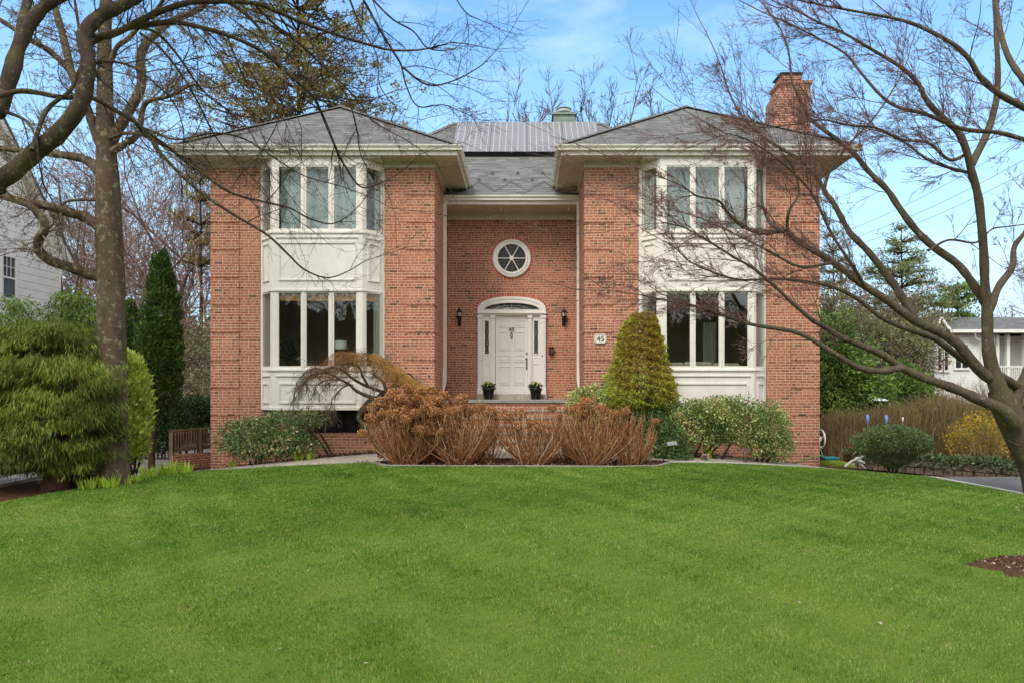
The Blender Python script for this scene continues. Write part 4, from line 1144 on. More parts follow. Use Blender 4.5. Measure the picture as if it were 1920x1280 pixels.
# ---- big lichened tree standing in the left bed
sty_l = dict(per_m=4.6, ang=(28, 70), L=(.6, 1.5), r0=.014, rmin=.0030, lev=3, trop=(0, 0, .02), wig=.20, kids=(0, 3, 4, 4), bud=.32)
T = Tree(23, sty_l, .88)
tx = WX(213, 12.6); gz_ = float(ground_z(tx, 12.6))
root_l = empty('bare_tree', (tx, 12.6, gz_), 'tall straight bare tree with lichen covered trunk in the left bed', 'tree')
T.thick.append((catmull([(tx-.02, 12.6, gz_-.2), (tx, 12.6, gz_+.12), W(212, 850, 12.6), W(211, 780, 12.6), W(211, 690, 12.6), W(209, 600, 12.6), W(208, 525, 12.6), W(204, 430, 12.6), W(202, 340, 12.6), W(200, 300, 12.6), W(197, 220, 12.6), W(197, 150, 12.65), W(196, 80, 12.7), W(199, 0, 12.8), W(203, -70, 12.9)]).tolist(),
                (np.interp(np.linspace(0, 1, 71), [0, .06, .12, .25, .5, .58, .75, 1], [40, 31, 26.5, 24.5, 23, 20, 14, 9])*12.6/F).tolist()))
T.fork(np.array(T.thick[0][0]), np.array(T.thick[0][1]))
T.limb([(190,520),(160,512),(137,503),(95,489),(72,468),(75,445),(83,433),(79,408),(54,385),(20,372),(-20,350)], 12.6, 11.6, 12, 6, .8, start=.2)
T.limb([(195,432),(160,408),(134,400),(84,386),(34,376),(-15,362)], 12.5, 11.8, 12, 7, .8, start=.2)
T.limb([(192,330),(170,306),(148,296),(101,289),(57,285),(0,278),(-40,270)], 12.6, 13.2, 11, 4, 1.0, start=.2)
T.limb([(200,290),(218,250),(242,208),(265,161),(263,110),(275,80),(289,67),(322,40),(369,20),(410,-15)], 12.6, 13.4, 12, 5, 1.0, start=.2)
T.limb([(210,285),(235,270),(258,252),(268,205),(280,190),(320,180),(360,160),(400,165)], 12.5, 12.0, 8, 2, 1.3)
T.limb([(196,290),(181,255),(168,215),(150,170),(134,134),(118,67),(104,17),(95,-30)], 12.6, 13.2, 10, 6, .9, start=.2)
T.limb([(134,134),(94,97),(54,74),(0,37),(-30,20)], 13.0, 12.4, 7, 3, 1.0)
T.limb([(202,135),(218,91),(242,71),(270,40),(300,10),(320,-30)], 12.7, 12.2, 5.5, 3, 1.1)
T.limb([(205,260),(240,250),(290,262),(330,300),(380,330)], 12.5, 11.5, 4, 1.2, 1.3)
T.limb([(185,375),(150,375),(120,382),(100,420),(70,450)], 12.5, 13.0, 4, 1.5, 1.2)
T.limb([(195,160),(170,120),(150,60),(140,0)], 12.7, 12.2, 5, 2.5, 1.0)
T.build(root_l, M['bark_lichen'], M['twig_grey'], M['bud_yellow'], (.022, .013), 16)

# ---- generic bare background tree
def wild_tree(x, y, h, seed, label, twm, budm=None, spread=.55, group=None, lev=4, kids=(0, 3, 4, 4, 5), zb=None, r=.18, bud=.3, budsize=(.07, .05), fork=.25, n1=11, rmin=.009, Lk=(.35, .6), top=.42):
    rn = random.Random(seed); zg = float(ground_z(x, y)) if zb is None else zb
    root = empty('bare_tree', (x, y, zg), label, 'tree', group)
    st = dict(per_m=1, ang=(20, 50), L=(1, 2), r0=.05, rmin=rmin, lev=lev, trop=(0, 0, .05), wig=.14, kids=kids, bud=bud)
    t = Tree(seed, st)
    P = [(x+rn.gauss(0, .04)*i, y, zg-.2+(h*(.97-top))*i/5) for i in range(6)]
    P = catmull(P, 3); t.thick.append((P.tolist(), np.linspace(r, r*.55, len(P)).tolist()))
    for k in range(n1):
        i = rn.randint(int(len(P)*fork), len(P)-1); a = rn.uniform(0, 6.28); el = rn.uniform(.35, 1.2)
        d = (math.cos(a)*math.cos(el), math.sin(a)*math.cos(el), math.sin(el))
        t.grow(tuple(P[i]), d, h*rn.uniform(*Lk)*(spread/.55), r*.45, lev-1)
    t.grow(tuple(P[-1]), (0, 0, 1), h*top, r*.5, lev-1)
    t.build(root, M['twig_grey'], twm, budm, budsize, 7)
    return root
M['twig_red'] = m_plain('reddish twig bark', (.27, .19, .155), .85, .3, 1, spec=.1)
M['twig_pale'] = m_plain('pale twig bark', (.24, .19, .15), .85, .3, 1, spec=.1)
gB = 'bare trees beyond the left side of the house'
for i, (px, D, py, lab) in enumerate([(150, 33, 330, 'reddish bare tree beyond the pale clapboard house on the left'), (262, 30, 345, 'reddish bare tree seen between the lichened trunk and the tall arborvitae'),
                        (352, 32, 270, 'bare tree with leaning grey stems close beside the left wall of the brick house'), (70, 40, 300, 'bare tree whose crown shows over the gable of the pale clapboard house'), (330, 42, 400, 'low red budded tree behind the tall arborvitae, nearest the brick wall'),
                        (205, 44, 300, 'farthest reddish bare tree directly behind the lichened trunk'), (385, 46, 330, 'faint pinkish bare tree just off the left brick corner')]):
    x = WX(px, D); zg = -2.2
    wild_tree(x, D, (WZ(py, D)-zg)*1.08, 60+i, lab, M['twig_red'], M['bud_red'], .6, gB, lev=4, kids=(0, 4, 5, 5, 5), zb=zg, r=.12, bud=.4, budsize=(.085, .07), n1=13, rmin=.0085)
gR = 'bare trees rising behind the main roof'
for i, (px, D, py, lab) in enumerate([(935, 46, 188, 'leftmost bare treetop over the solar panels'), (1000, 50, 170, 'bare treetop over the solar panels left of the roof vent'), (1060, 48, 165, 'bare treetop directly behind the round roof vent'),
                        (1115, 50, 160, 'bare treetop just right of the roof vent'), (1175, 46, 135, 'tallest bare treetop over the valley between panels and right wing'), (1235, 50, 165, 'rightmost bare treetop beside the peak of the right wing')]):
    x = WX(px, D); zg = -2.2
    wild_tree(x, D, WZ(py, D)-zg, 80+i, lab, M['twig_grey'], None, .55, gR, Lk=(.10, .2), top=.22, lev=4, kids=(0, 4, 5, 6, 6), zb=zg, r=.16, n1=10, fork=.8, rmin=.012)
wild_tree(WX(742, 36), 36, WZ(178, 36)+2.2, 97, 'pink budded tree showing above the inner slope of the left wing roof', M['twig_red'], M['bud_pink'], .4, None, lev=3, kids=(0, 4, 5, 5), zb=-2.2, r=.12, bud=.6, budsize=(.10, .07), n1=12, fork=.6, rmin=.012)
for i, (px, D, py, lab) in enumerate([(1625, 44, 545, 'hazy reddish budding tree above the evergreen right of the house'), (1700, 46, 560, 'hazy reddish budding tree left of the white house'), (1900, 60, 560, 'budding tree rising behind the roof of the white house'), (1575, 40, 560, 'budding tree closest to the right corner of the brick house')]):
    x = WX(px, D)
    wild_tree(x, D, WZ(py, D)+2.2, 110+i, lab, M['twig_red'], M['bud_red'], .7, 'hazy budding trees on the right', lev=4, zb=-2.2, r=.14, bud=.5, budsize=(.11, .07), n1=9, rmin=.012)
# ------------------------------------------------------------------ evergreens, shrubs, flowers
def ell_points(ells, n, lo=.72, hi=1.03, lump=.12, ls=3.0, seed=0, zmin=None):
    """points spread through the outer shell of a union of ellipsoids; returns P, outward N, depth 0..1"""
    ells = [(np.array(c, float), np.array(r, float)) for c, r in ells]
    wts = np.array([r[0]*r[2]+r[0]*r[1] for c, r in ells]); wts /= wts.sum()
    PP, NN, QQ = [], [], []
    for (c, r), w in zip(ells, wts):
        m = int(n*w*1.25)+4; d = sph(m); q = lo+(hi-lo)*NR.random(m)**.6
        k = 1+lump*noise3(c+d*r, ls, seed)+.5*lump*noise3(c+d*r, ls*2.7, seed+1)
        P = c+d*r*(q*k)[:, None]
        nn = d/r; nn /= np.linalg.norm(nn, axis=1, keepdims=True)
        inside = np.zeros(m, bool)
        for c2, r2 in ells:
            if c2 is c: continue
            inside |= (((P-c2)/r2)**2).sum(1) < (lo*.93)**2
        keep = ~inside
        if zmin is not None: keep &= P[:, 2] > zmin
        PP.append(P[keep]); NN.append(nn[keep]); QQ.append(q[keep])
    return np.concatenate(PP), np.concatenate(NN), np.concatenate(QQ)

def E(px, py, rx, ry, D, dy=None):
    """ellipsoid from picture centre and half sizes at depth D; dy its half depth in metres"""
    x, y, z = W(px, py, D); a, b = rx*D/F, ry*D/F
    return ((x, y, z), (a, dy if dy else a, b))

M['lf_cyp'] = m_leaf('cypress threads', [(0, (0.068, 0.048, 0.013)), (.2, (0.090, 0.121, 0.017)), (.5, (0.153, 0.216, 0.026)), (.75, (0.244, 0.301, 0.043)), (1, (0.362, 0.379, 0.078))], .3)
M['lf_arb'] = m_leaf('arborvitae scales', [(0, (0.030, 0.062, 0.015)), (.5, (0.069, 0.125, 0.025)), (.85, (0.124, 0.200, 0.037)), (1, (0.206, 0.275, 0.062))], .2)
M['lf_yel'] = m_leaf('yellow green leaves', [(0, (0.137, 0.221, 0.026)), (.5, (0.355, 0.468, 0.065)), (1, (0.655, 0.702, 0.169))], .3)
M['lf_dark'] = m_leaf('dark evergreen leaves', [(0, (.012, .025, .01)), (.6, (.03, .06, .02)), (1, (.07, .12, .035))], .15)
M['lf_spr'] = m_leaf('spruce needles', [(0, (0.301, 0.170, 0.041)), (.3, (0.391, 0.300, 0.051)), (.6, (0.332, 0.412, 0.056)), (.85, (0.511, 0.597, 0.085)), (1, (0.815, 0.852, 0.142))], .2)
M['lf_rho'] = m_leaf('glossy shrub leaves', [(0, (0.056, 0.094, 0.033)), (.5, (0.133, 0.223, 0.064)), (.8, (0.266, 0.354, 0.094)), (.93, (0.487, 0.317, 0.167)), (1, (0.753, 0.559, 0.373))], .15, .4, .45)
M['lf_var'] = m_leaf('variegated leaves', [(0, (0.066, 0.122, 0.035)), (.4, (0.170, 0.260, 0.061)), (.66, (0.356, 0.452, 0.122)), (.82, (0.752, 0.748, 0.295)), (.93, (0.900, 0.900, 0.557)), (1, (0.789, 0.330, 0.227))], .2, .45, .35)
M['lf_box'] = m_leaf('boxwood leaves', [(0, (0.056, 0.072, 0.032)), (.5, (0.130, 0.193, 0.056)), (.9, (0.242, 0.290, 0.097)), (1, (0.464, 0.386, 0.225))], .15, .45, .35)
M['lf_gold'] = m_leaf('golden conifer foliage', [(0, (0.094, 0.063, 0.025)), (.4, (0.202, 0.161, 0.042)), (.75, (0.310, 0.265, 0.063)), (1, (0.445, 0.391, 0.126))], .25)
M['lf_pine'] = m_leaf('pine needles', [(0, (0.083, 0.102, 0.041)), (.5, (0.186, 0.232, 0.081)), (1, (0.351, 0.364, 0.121))], .2)
M['lf_mid'] = m_leaf('mid green conifer sprays', [(0, (0.046, 0.084, 0.017)), (.5, (0.123, 0.210, 0.035)), (1, (0.277, 0.364, 0.070))], .25)
M['lf_far'] = m_leaf('far brush', [(0, (0.092, 0.069, 0.046)), (.45, (0.185, 0.131, 0.092)), (.75, (0.216, 0.216, 0.092)), (1, (0.308, 0.339, 0.139))], .2)
M['lf_hyd'] = m_leaf('dried flower petals', [(0, (0.224, 0.095, 0.034)), (.5, (0.470, 0.224, 0.084)), (.85, (0.650, 0.370, 0.168)), (1, (0.840, 0.605, 0.370))], .25)
M['stem_hyd'] = m_leaf('dry hydrangea stems', [(0, (.12, .045, .02)), (.5, (.33, .145, .06)), (.8, (.50, .27, .12)), (1, (.80, .58, .38))], 0)
M['lf_map'] = m_leaf('weeping maple twigs', [(0, (0.182, 0.065, 0.039)), (.5, (0.351, 0.163, 0.039)), (1, (0.494, 0.299, 0.072))], .1)
M['stem_hdg'] = m_leaf('bare hedge twigs', [(0, (0.100, 0.068, 0.030)), (.5, (0.207, 0.150, 0.063)), (.85, (0.285, 0.240, 0.090)), (1, (0.370, 0.255, 0.150))], 0)
M['fl_for'] = m_leaf('forsythia flowers', [(0, (.28, .18, .03)), (.5, (.58, .39, .03)), (1, (.74, .57, .09))], .3)
M['fl_pink'] = m_leaf('pink petals', [(0, (.42, .10, .20)), (.6, (.68, .30, .42)), (1, (.8, .62, .66))], .3)
M['fl_pan'] = m_leaf('pansy petals', [(0, (.03, .05, .02)), (.5, (.05, .08, .03)), (.7, (.45, .5, .12)), (1, (.7, .7, .35))], .25)
M['blade_hosta'] = m_leaf('young bright blades', [(0, (0.212, 0.386, 0.035)), (.5, (0.466, 0.667, 0.070)), (1, (0.890, 0.900, 0.157))], .3)
M['ivy'] = m_leaf('ivy leaves', [(0, (0.039, 0.065, 0.026)), (.5, (0.104, 0.150, 0.058)), (.85, (0.182, 0.221, 0.104)), (1, (0.286, 0.169, 0.117))], .15)
M['straw'] = m_leaf('dry straw', [(0, (.22, .13, .05)), (1, (.55, .42, .2))], .2)
M['trunk_red'] = m_bark('reddish trunk bark', (.10, .05, .03), (.20, .11, .07), None, 0, 10)
M['trunk_dark'] = m_bark('dark trunk bark', (.04, .028, .02), (.09, .065, .045), None, 0, 10)

def foliage(name, ells, n, L, Wd, mat, root, mode='out', lump=.14, ls=3.0, seed=0, lo=.6, cl=2.5, jit=.8, base=.5, amp=.3, rnd=.16, droop=0.0, hi=1.03, zmin=None):
    P, N_, q = ell_points(ells, n, lo, hi, lump, ls, seed, zmin)
    m = len(P); J = NR.normal(size=(m, 3))*jit*.6
    A = N_+J
    if mode == 'up': A[:, 2] += 1.1
    if mode == 'down': A[:, 2] -= 1.4
    A[:, 2] -= droop
    v = base+amp*noise3(P, cl, seed+9)+NR.normal(size=m)*rnd
    return leaves(name, P, A, NR.uniform(.7, 1.3, m)*L, NR.uniform(.75, 1.25, m)*Wd, mat, root, v)
def stem(mb_list, pts, r): mb_list.append((catmull(pts, 4).tolist(), np.interp(np.linspace(0, 1, (len(pts)-1)*4+1), np.linspace(0, 1, len(r)), r).tolist()))
def stems_obj(name, lst, mat, root, seg=7):
    byk = lst; V, Fq = tube_arrays(byk, seg); return mesh_obj(name, V, Fq, mat, root, smooth=True)
def gloc(px, D):
    x = WX(px, D); return (x, D, float(ground_z(x, D)))

# threadleaf cypress, left
r_ = empty('cypress_shrub', gloc(105, 12.4), 'large yellow green thread leaf cypress in front of the lichened trunk', 'shrub')
el = [E(95, 805, 128, 84, 12.3, 1.1), E(35, 700, 95, 88, 12.4, 1.0), E(140, 715, 76, 72, 12.2, .9), E(95, 662, 68, 58, 12.3, .8), E(48, 628, 40, 36, 12.3, .5), E(110, 628, 42, 32, 12.2, .5), E(-40, 700, 80, 90, 12.5, .9), E(180, 800, 36, 58, 12.1, .6), E(78, 606, 20, 18, 12.2, .3), E(-20, 800, 100, 80, 12.3, 1.0)]
P, N_, q = ell_points(el, 14500, .45, 1.02, .22, 3.4, 3, zmin=WZ(905, 12.3))
keep = (noise3(P*np.array([1, 1, 2.4]), 3.0, 21)+.35*noise3(P, 9, 22)) > -.22; P, N_, q = P[keep], N_[keep], q[keep]
K = 12; m = len(P)
dirs = N_*NR.uniform(.25, .8, (m, 1)); dirs[:, 2] = -1.0
PP = np.repeat(P, K, 0)+NR.normal(size=(m*K, 3))*np.array([.05, .05, .035]); AA = np.repeat(dirs, K, 0)+NR.normal(size=(m*K, 3))*.28
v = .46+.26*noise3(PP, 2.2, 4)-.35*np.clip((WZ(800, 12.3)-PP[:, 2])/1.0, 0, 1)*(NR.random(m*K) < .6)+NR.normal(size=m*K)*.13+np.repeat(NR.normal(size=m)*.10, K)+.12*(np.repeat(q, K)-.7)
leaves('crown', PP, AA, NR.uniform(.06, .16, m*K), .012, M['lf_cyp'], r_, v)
S_ = []
g0 = gloc(105, 12.4)
stem(S_, [(g0[0], 12.4, g0[2]-.1), W(108, 870, 12.4), W(100, 780, 12.4), W(80, 660, 12.4)], [.26, .2, .15, .05])
for a in ((30, 700), (150, 700), (190, 800), (0, 810), (120, 650)): stem(S_, [W(103, 850, 12.4), W((a[0]+103)/2, (a[1]+850)/2-15, 12.2), W(a[0], a[1], 12.2)], [.08, .05, .02])
for k in range(14): stem(S_, [W(100, 880, 12.4), W(60-12*k, 880+4*math.sin(k), 12.2), W(20-22*k+R.uniform(-20, 20), 893+R.uniform(-12, 12), 12.0+R.uniform(-.5, .5))], [.02, .012, .004])
stems_obj('trunk', S_, M['trunk_red'], r_)
# small open cypress top behind it
r_ = empty('cypress_shrub', gloc(150, 15.5), 'loose feathery green conifer behind the big yellow green cypress', 'shrub')
foliage('crown', [E(135, 560, 34, 22, 15.5, .4), E(150, 600, 36, 40, 15.5, .5), E(120, 590, 40, 22, 15.5, .4), E(30, 570, 30, 16, 15.5, .3), E(20, 600, 40, 22, 15.5, .4), E(160, 640, 30, 40, 15.5, .4)], 5000, .12, .022, M['lf_mid'], r_, 'down', .5, 5, 6, .2)
S_ = []; g0 = gloc(130, 15.5); stem(S_, [(g0[0], 15.5, g0[2]-.1), W(128, 700, 15.5), W(118, 590, 15.5), W(115, 520, 15.5)], [.09, .07, .04, .01]); stems_obj('trunk', S_, M['trunk_red'], r_)

# arborvitae
def arb(px, D, top, bot, w, label, tips, n, trunk):
    r_ = empty('arborvitae', gloc(trunk[0][0], D), label, 'tree', 'tall arborvitae')
    cx = px; h = bot-top; el = []
    for t in np.linspace(.12, 1, 9):
        ww = w*(np.interp(t, [0, .15, .4, .75, 1], [.1, .36, .78, 1.0, .62])); el.append(E(cx+3*math.sin(t*7), top+h*t-8, ww, h*.10, D, ww*D/F))
    for (tx_, ty_) in tips: el.append(E(tx_, ty_+26, 9, 30, D, .12)); el.append(E(tx_, ty_+60, 15, 34, D, .2))
    foliage('crown', el, n, .085, .035, M['lf_arb'], r_, 'up', .16, 7, 5, .62, cl=5, amp=.22)
    S_ = []; x, y, z = gloc(trunk[0][0], D); stem(S_, [(x, y, z-.1)]+[W(a, b, D) for a, b in trunk[1:]], [.09, .075, .05]); stems_obj('trunk', S_, M['trunk_red'], r_)
arb(303, 17.5, 478, 748, 41, 'tallest dark green arborvitae, standing on a leaning bare stem beside the brick wall', [(293, 484), (308, 472), (313, 500)], 30000, [(283, 880), (286, 800), (292, 735), (300, 640)])
arb(243, 19.5, 568, 690, 26, 'shorter dark arborvitae peeping out right of the lichened trunk', [(240, 568)], 9000, [(246, 860), (246, 760), (244, 640)])
# big lower sprays of the tall one hang darker
# yellow-green laurel behind the trunk
r_ = empty('laurel_shrub', gloc(250, 14.6), 'bright yellow green broadleaf shrub right behind the lichened trunk', 'shrub')
foliage('crown', [E(236, 765, 40, 98, 14.8, .7), E(222, 705, 40, 50, 14.8, .6), E(252, 820, 22, 50, 14.6, .4), E(190, 700, 45, 45, 15.2, .6)], 7500, .115, .062, M['lf_yel'], r_, 'up', .12, 3, 2, .5, cl=2.2, amp=.22, rnd=.2)
S_ = []; x, y, z = gloc(250, 14.7)
for a in (225, 240, 255, 268): stem(S_, [(x, y, z-.1), W(a, 840, 14.7), W(a, 760, 14.8)], [.03, .02, .01])
stems_obj('stem', S_, M['trunk_dark'], r_)
# dark hedge left of the house
r_ = empty('evergreen_hedge', gloc(340, 22.5), 'dark evergreen hedge with thin bare stems behind the wooden railing', 'hedge')
foliage('crown', [E(355, 785, 55, 42, 22.5, .9), E(310, 795, 35, 50, 22.5, .8), E(275, 800, 40, 50, 23, .8), E(392, 775, 30, 30, 22.8, .8)], 16000, .09, .04, M['lf_dark'], r_, 'out', .2, 3, 4, .3, cl=2, rnd=.25)
S_ = []
for k in range(16):
    a = 268+R.uniform(0, 110); x, y, z = gloc(a, 22.3); stem(S_, [(x, y, z-.3), W(a+R.uniform(-6, 6), 850, 22.3), W(a+R.uniform(-10, 10), 800, 22.3)], [.03, .025, .015])
stems_obj('stem', S_, M['trunk_dark'], r_, 5)
r_ = empty('understory_shrub', gloc(330, 27), 'green and brown underbrush against the left side of the brick house', 'shrub')
foliage('crown', [E(350, 680, 60, 70, 27, 1.2), E(380, 640, 40, 60, 28, 1.2), E(270, 720, 60, 60, 28, 1.2), E(385, 740, 40, 50, 25, 1.0)], 9000, .10, .05, M['lf_far'], r_, 'out', .4, 1.5, 8, .1, cl=1.2, amp=.4, rnd=.25)
# near-ground dark shrub between trunk and cypress
r_ = empty('groundcover_shrub', gloc(160, 12.9), 'low dark leafy shrub at the foot of the lichened trunk', 'shrub')
foliage('crown', [E(165, 880, 34, 32, 12.9, .4), E(130, 895, 26, 20, 12.7, .3)], 2600, .06, .03, M['lf_dark'], r_, 'out', .2, 5, 3, .3)

# golden conifer behind the left wing
def sparse_conifer(px, D, top, bot, halfw, label, mat, seed, whorls=16, per=7, leafn=16, leafL=.3, leafW=.10, group=None, up=.1, trunk_r=.22, clump=.42, taper=1.0, dens=1.0, cat='tree', name='conifer_tree'):
    rn = random.Random(seed); x = WX(px, D); zb = -2.3; zt = WZ(top, D); zl = WZ(bot, D)
    root = empty(name, (x, D, zb), label, cat, group); hw_ = halfw*D/F
    br = [(catmull([(x, D, zb), (x+.05, D, (zb+zt)/2), (x, D, zt)], 4).tolist(), np.linspace(trunk_r, .03, 9).tolist())]
    CP, CA = [], []
    for w in range(whorls):
        t = (w+rn.random()*.8)/whorls; z = zl+(zt-zl)*t; ln = hw_*(1-t)**taper*.95+.25
        for k in range(per):
            a = rn.uniform(0, 6.28); l = ln*rn.uniform(.55, 1.1); n_ = 6; pts = []; ee = rn.uniform(-.05, .3)+up
            for i in range(n_):
                s_ = l*i/(n_-1); pts.append((x+math.cos(a)*s_, D+math.sin(a)*s_, z+s_*ee+.12*math.sin(s_*1.5)-.05*s_*s_*.2))
            br.append((pts, np.linspace(.05, .012, n_).tolist()))
            m_ = max(2, int(l/clump*dens*1.6))
            for j in range(m_):
                f = rn.uniform(.25, 1.05); i = min(n_-2, int(f*(n_-1))); g_ = f*(n_-1)-i; a_, b_ = pts[i], pts[i+1]
                CP.append([a_[q]+(b_[q]-a_[q])*g_+rn.gauss(0, clump*.45)*(1 if q < 2 else .45) for q in range(3)]); CA.append((math.cos(a), math.sin(a), .3))
    kk_ = {}
    for p, r in br: kk_.setdefault(len(p), []).append((p, r))
    V, Fq = tube_arrays(br, 5); mesh_obj('trunk', V, Fq, M['trunk_dark'], root, smooth=True)
    CP, CA = np.array(CP), np.array(CA); m = len(CP)
    P = np.repeat(CP, leafn, 0)+NR.normal(size=(m*leafn, 3))*np.array([.5, .5, .28])*clump*.55
    A = np.repeat(CA, leafn, 0)*.7+NR.normal(size=(m*leafn, 3))*.8; A[:, 2] += .25
    v = .5+np.repeat(NR.normal(size=m)*.16, leafn)+.18*noise3(P, .8, seed)+NR.normal(size=m*leafn)*.14
    leaves('crown', P, A, NR.uniform(.6, 1.3, len(P))*leafL, leafW, mat, root, v)
sparse_conifer(558, 34, -110, 300, 245, 'tall golden brown conifer rising behind the left wing roof', M['lf_gold'], 5, 19, 10, 40, .17, .062, clump=.55, taper=.6, dens=.58)
sparse_conifer(375, 30, 325, 520, 45, 'small golden conifer tucked behind the left wall under the eave', M['lf_gold'], 6, 6, 6, 20, .2, .07, clump=.4, taper=.5, trunk_r=.12)
gC = 'spruces beyond the right side of the house'
sparse_conifer(1690, 42, 425, 700, 150, 'tall open spruce standing above the hedge, right of the brick wall', M['lf_pine'], 7, 15, 10, 12, .20, .055, gC, .02, clump=.45, taper=.8, dens=1.5, trunk_r=.14)
sparse_conifer(1562, 48, 425, 720, 85, 'open spruce half hidden by the right corner of the brick house', M['lf_pine'], 8, 12, 8, 12, .20, .06, gC, .02, clump=.45, taper=.75, dens=1.4, trunk_r=.14)
sparse_conifer(1795, 50, 528, 760, 75, 'rounded green pine left of the white house roof', M['lf_mid'], 9, 10, 12, 22, .28, .08, None, .25, clump=.6, taper=.35)
# broad evergreens right of the house
r_ = empty('evergreen_tree', gloc(1590, 27), 'broad fresh green evergreen directly right of the brick wall', 'tree')
foliage('crown', [E(1570, 720, 65, 85, 27, 1.4), E(1620, 740, 50, 60, 27, 1.2), E(1560, 650, 45, 60, 27, 1.0), E(1600, 790, 90, 40, 27, 1.2)], 26000, .17, .055, M['lf_mid'], r_, 'out', .30, 2.2, 4, .35, cl=1.6, amp=.32, droop=.3)
S_ = []; x, y, z = gloc(1590, 27); stem(S_, [(x, y, z-.2), W(1588, 760, 27), W(1575, 640, 27)], [.2, .15, .04]); stems_obj('trunk', S_, M['trunk_dark'], r_)
r_ = empty('evergreen_tree', gloc(1705, 30), 'small rounded evergreen between the white parasol and the white house', 'tree')
foliage('crown', [E(1710, 745, 42, 45, 30, 1.0), E(1690, 710, 30, 35, 30, .8), E(1740, 770, 40, 30, 30, .8)], 9000, .16, .055, M['lf_mid'], r_, 'out', .3, 2.2, 5, .35, cl=1.6, amp=.3)
r_ = empty('understory_shrub', gloc(1640, 36), 'tangled olive and brown brush filling the gap under the right spruce', 'shrub')
foliage('crown', [E(1640, 640, 110, 65, 37, 2), E(1560, 590, 60, 60, 38, 2), E(1720, 650, 50, 60, 36, 1.5), E(1690, 600, 60, 40, 39, 1.5)], 17000, .16, .06, M['lf_far'], r_, 'out', .4, 1.0, 9, .1, cl=.9, amp=.45, rnd=.22)

# far wood: one mass of brush and trunks closing the view; its unseen rear added and raised to darken pane reflections
def far_wood():
    def top(a):
        t = 4.6+1.6*np.sin(a*9)+1.1*np.sin(a*23+1)+.7*np.sin(a*51)+.4*np.sin(a*117)
        return np.where(np.cos(a) < .25, t+8.5, t)
    n = 190000; a = NR.uniform(-math.pi, math.pi, n); rad = NR.uniform(60, 80, n)
    z = -2.8+(top(a)+2.8)*NR.random(n)**.8
    P = np.stack([np.sin(a)*rad, np.cos(a)*rad, z], -1); A = NR.normal(size=(n, 3)); A[:, 2] = np.abs(A[:, 2])+.3
    v = .35+.25*noise3(P, .12, 3)+NR.normal(size=n)*.11
    V, Fq = leaf_arrays(P, A, NR.uniform(.3, .8, n), NR.uniform(.08, .25, n))
    av = np.repeat(np.clip(v, 0, 1), 4)
    # the deep, closed part of the wood: an uneven bank of brush
    m = 900; aa = np.linspace(-math.pi, math.pi, m, endpoint=False); rows = []
    for j, f in enumerate((0, .3, .6, .85)):
        rr = 74+NR.normal(size=m)*1.2+j*1.5; rows.append(np.stack([np.sin(aa)*rr, np.cos(aa)*rr, -2.8+(top(aa)+2.8)*f*(1+NR.normal(size=m)*.06)], -1))
    B = np.concatenate(rows); idx = np.arange(4*m).reshape(4, m); nx = np.roll(idx, -1, axis=1)
    FB = np.stack([idx[:-1], nx[:-1], nx[1:], idx[1:]], -1).reshape(-1, 4)+len(V)
    V = np.concatenate([V, B]); Fq = np.concatenate([Fq, FB]); av = np.concatenate([av, np.clip(.3+NR.normal(size=4*m)*.1, 0, 1)])
    tag(mesh_obj('far_wood', V, Fq, M['lf_far'], attr=av), 'distant brown and olive wood closing the horizon', 'wood', kind='stuff')
far_wood()

# ---- dwarf spruce cone
Dn = 15.9
r_ = empty('dwarf_spruce', gloc(1196, Dn), 'dense cone shaped dwarf spruce, olive green turning rusty, before the right bay', 'shrub')
P = []; n = 46000
tt = NR.random(n)**.75; prof_y = [0, .03, .12, .3, .5, .68, .84, .93, 1.0]; prof_r = [.14, .30, .44, .60, .74, .88, 1.0, .98, .62]
ang = NR.uniform(0, 2*math.pi, n); Hh = (770-587)*Dn/F; rmax = 67*Dn/F
zc = WZ(587, Dn)-tt*Hh; cxx = WX(np.interp(tt, [0, 1], [1206, 1194]), Dn)
base_p = np.stack([cxx+np.cos(ang)*rmax*np.interp(tt, prof_y, prof_r), Dn+np.sin(ang)*rmax*np.interp(tt, prof_y, prof_r), zc], -1)
lumpn = noise3(base_p, 5.0, 2)*.6+noise3(base_p, 11, 3)*.5
q = (.80+.2*NR.random(n)**.5)*(1+.26*lumpn)
rr = rmax*np.interp(tt, prof_y, prof_r)*q
P = np.stack([cxx+np.cos(ang)*rr, Dn+np.sin(ang)*rr, zc+.03*lumpn], -1)
A = np.stack([np.cos(ang), np.sin(ang), np.full(n, .55)], -1)+NR.normal(size=(n, 3))*.95
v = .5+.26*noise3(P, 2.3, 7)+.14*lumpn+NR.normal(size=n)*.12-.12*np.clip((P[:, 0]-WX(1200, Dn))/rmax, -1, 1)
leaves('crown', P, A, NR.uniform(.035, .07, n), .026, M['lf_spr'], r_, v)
x, y, z = gloc(1196, Dn); S_ = []; stem(S_, [(x, y, z-.1), (x, y, -.9), (x, y, .4)], [.09, .07, .03]); stems_obj('trunk', S_, M['trunk_dark'], r_)

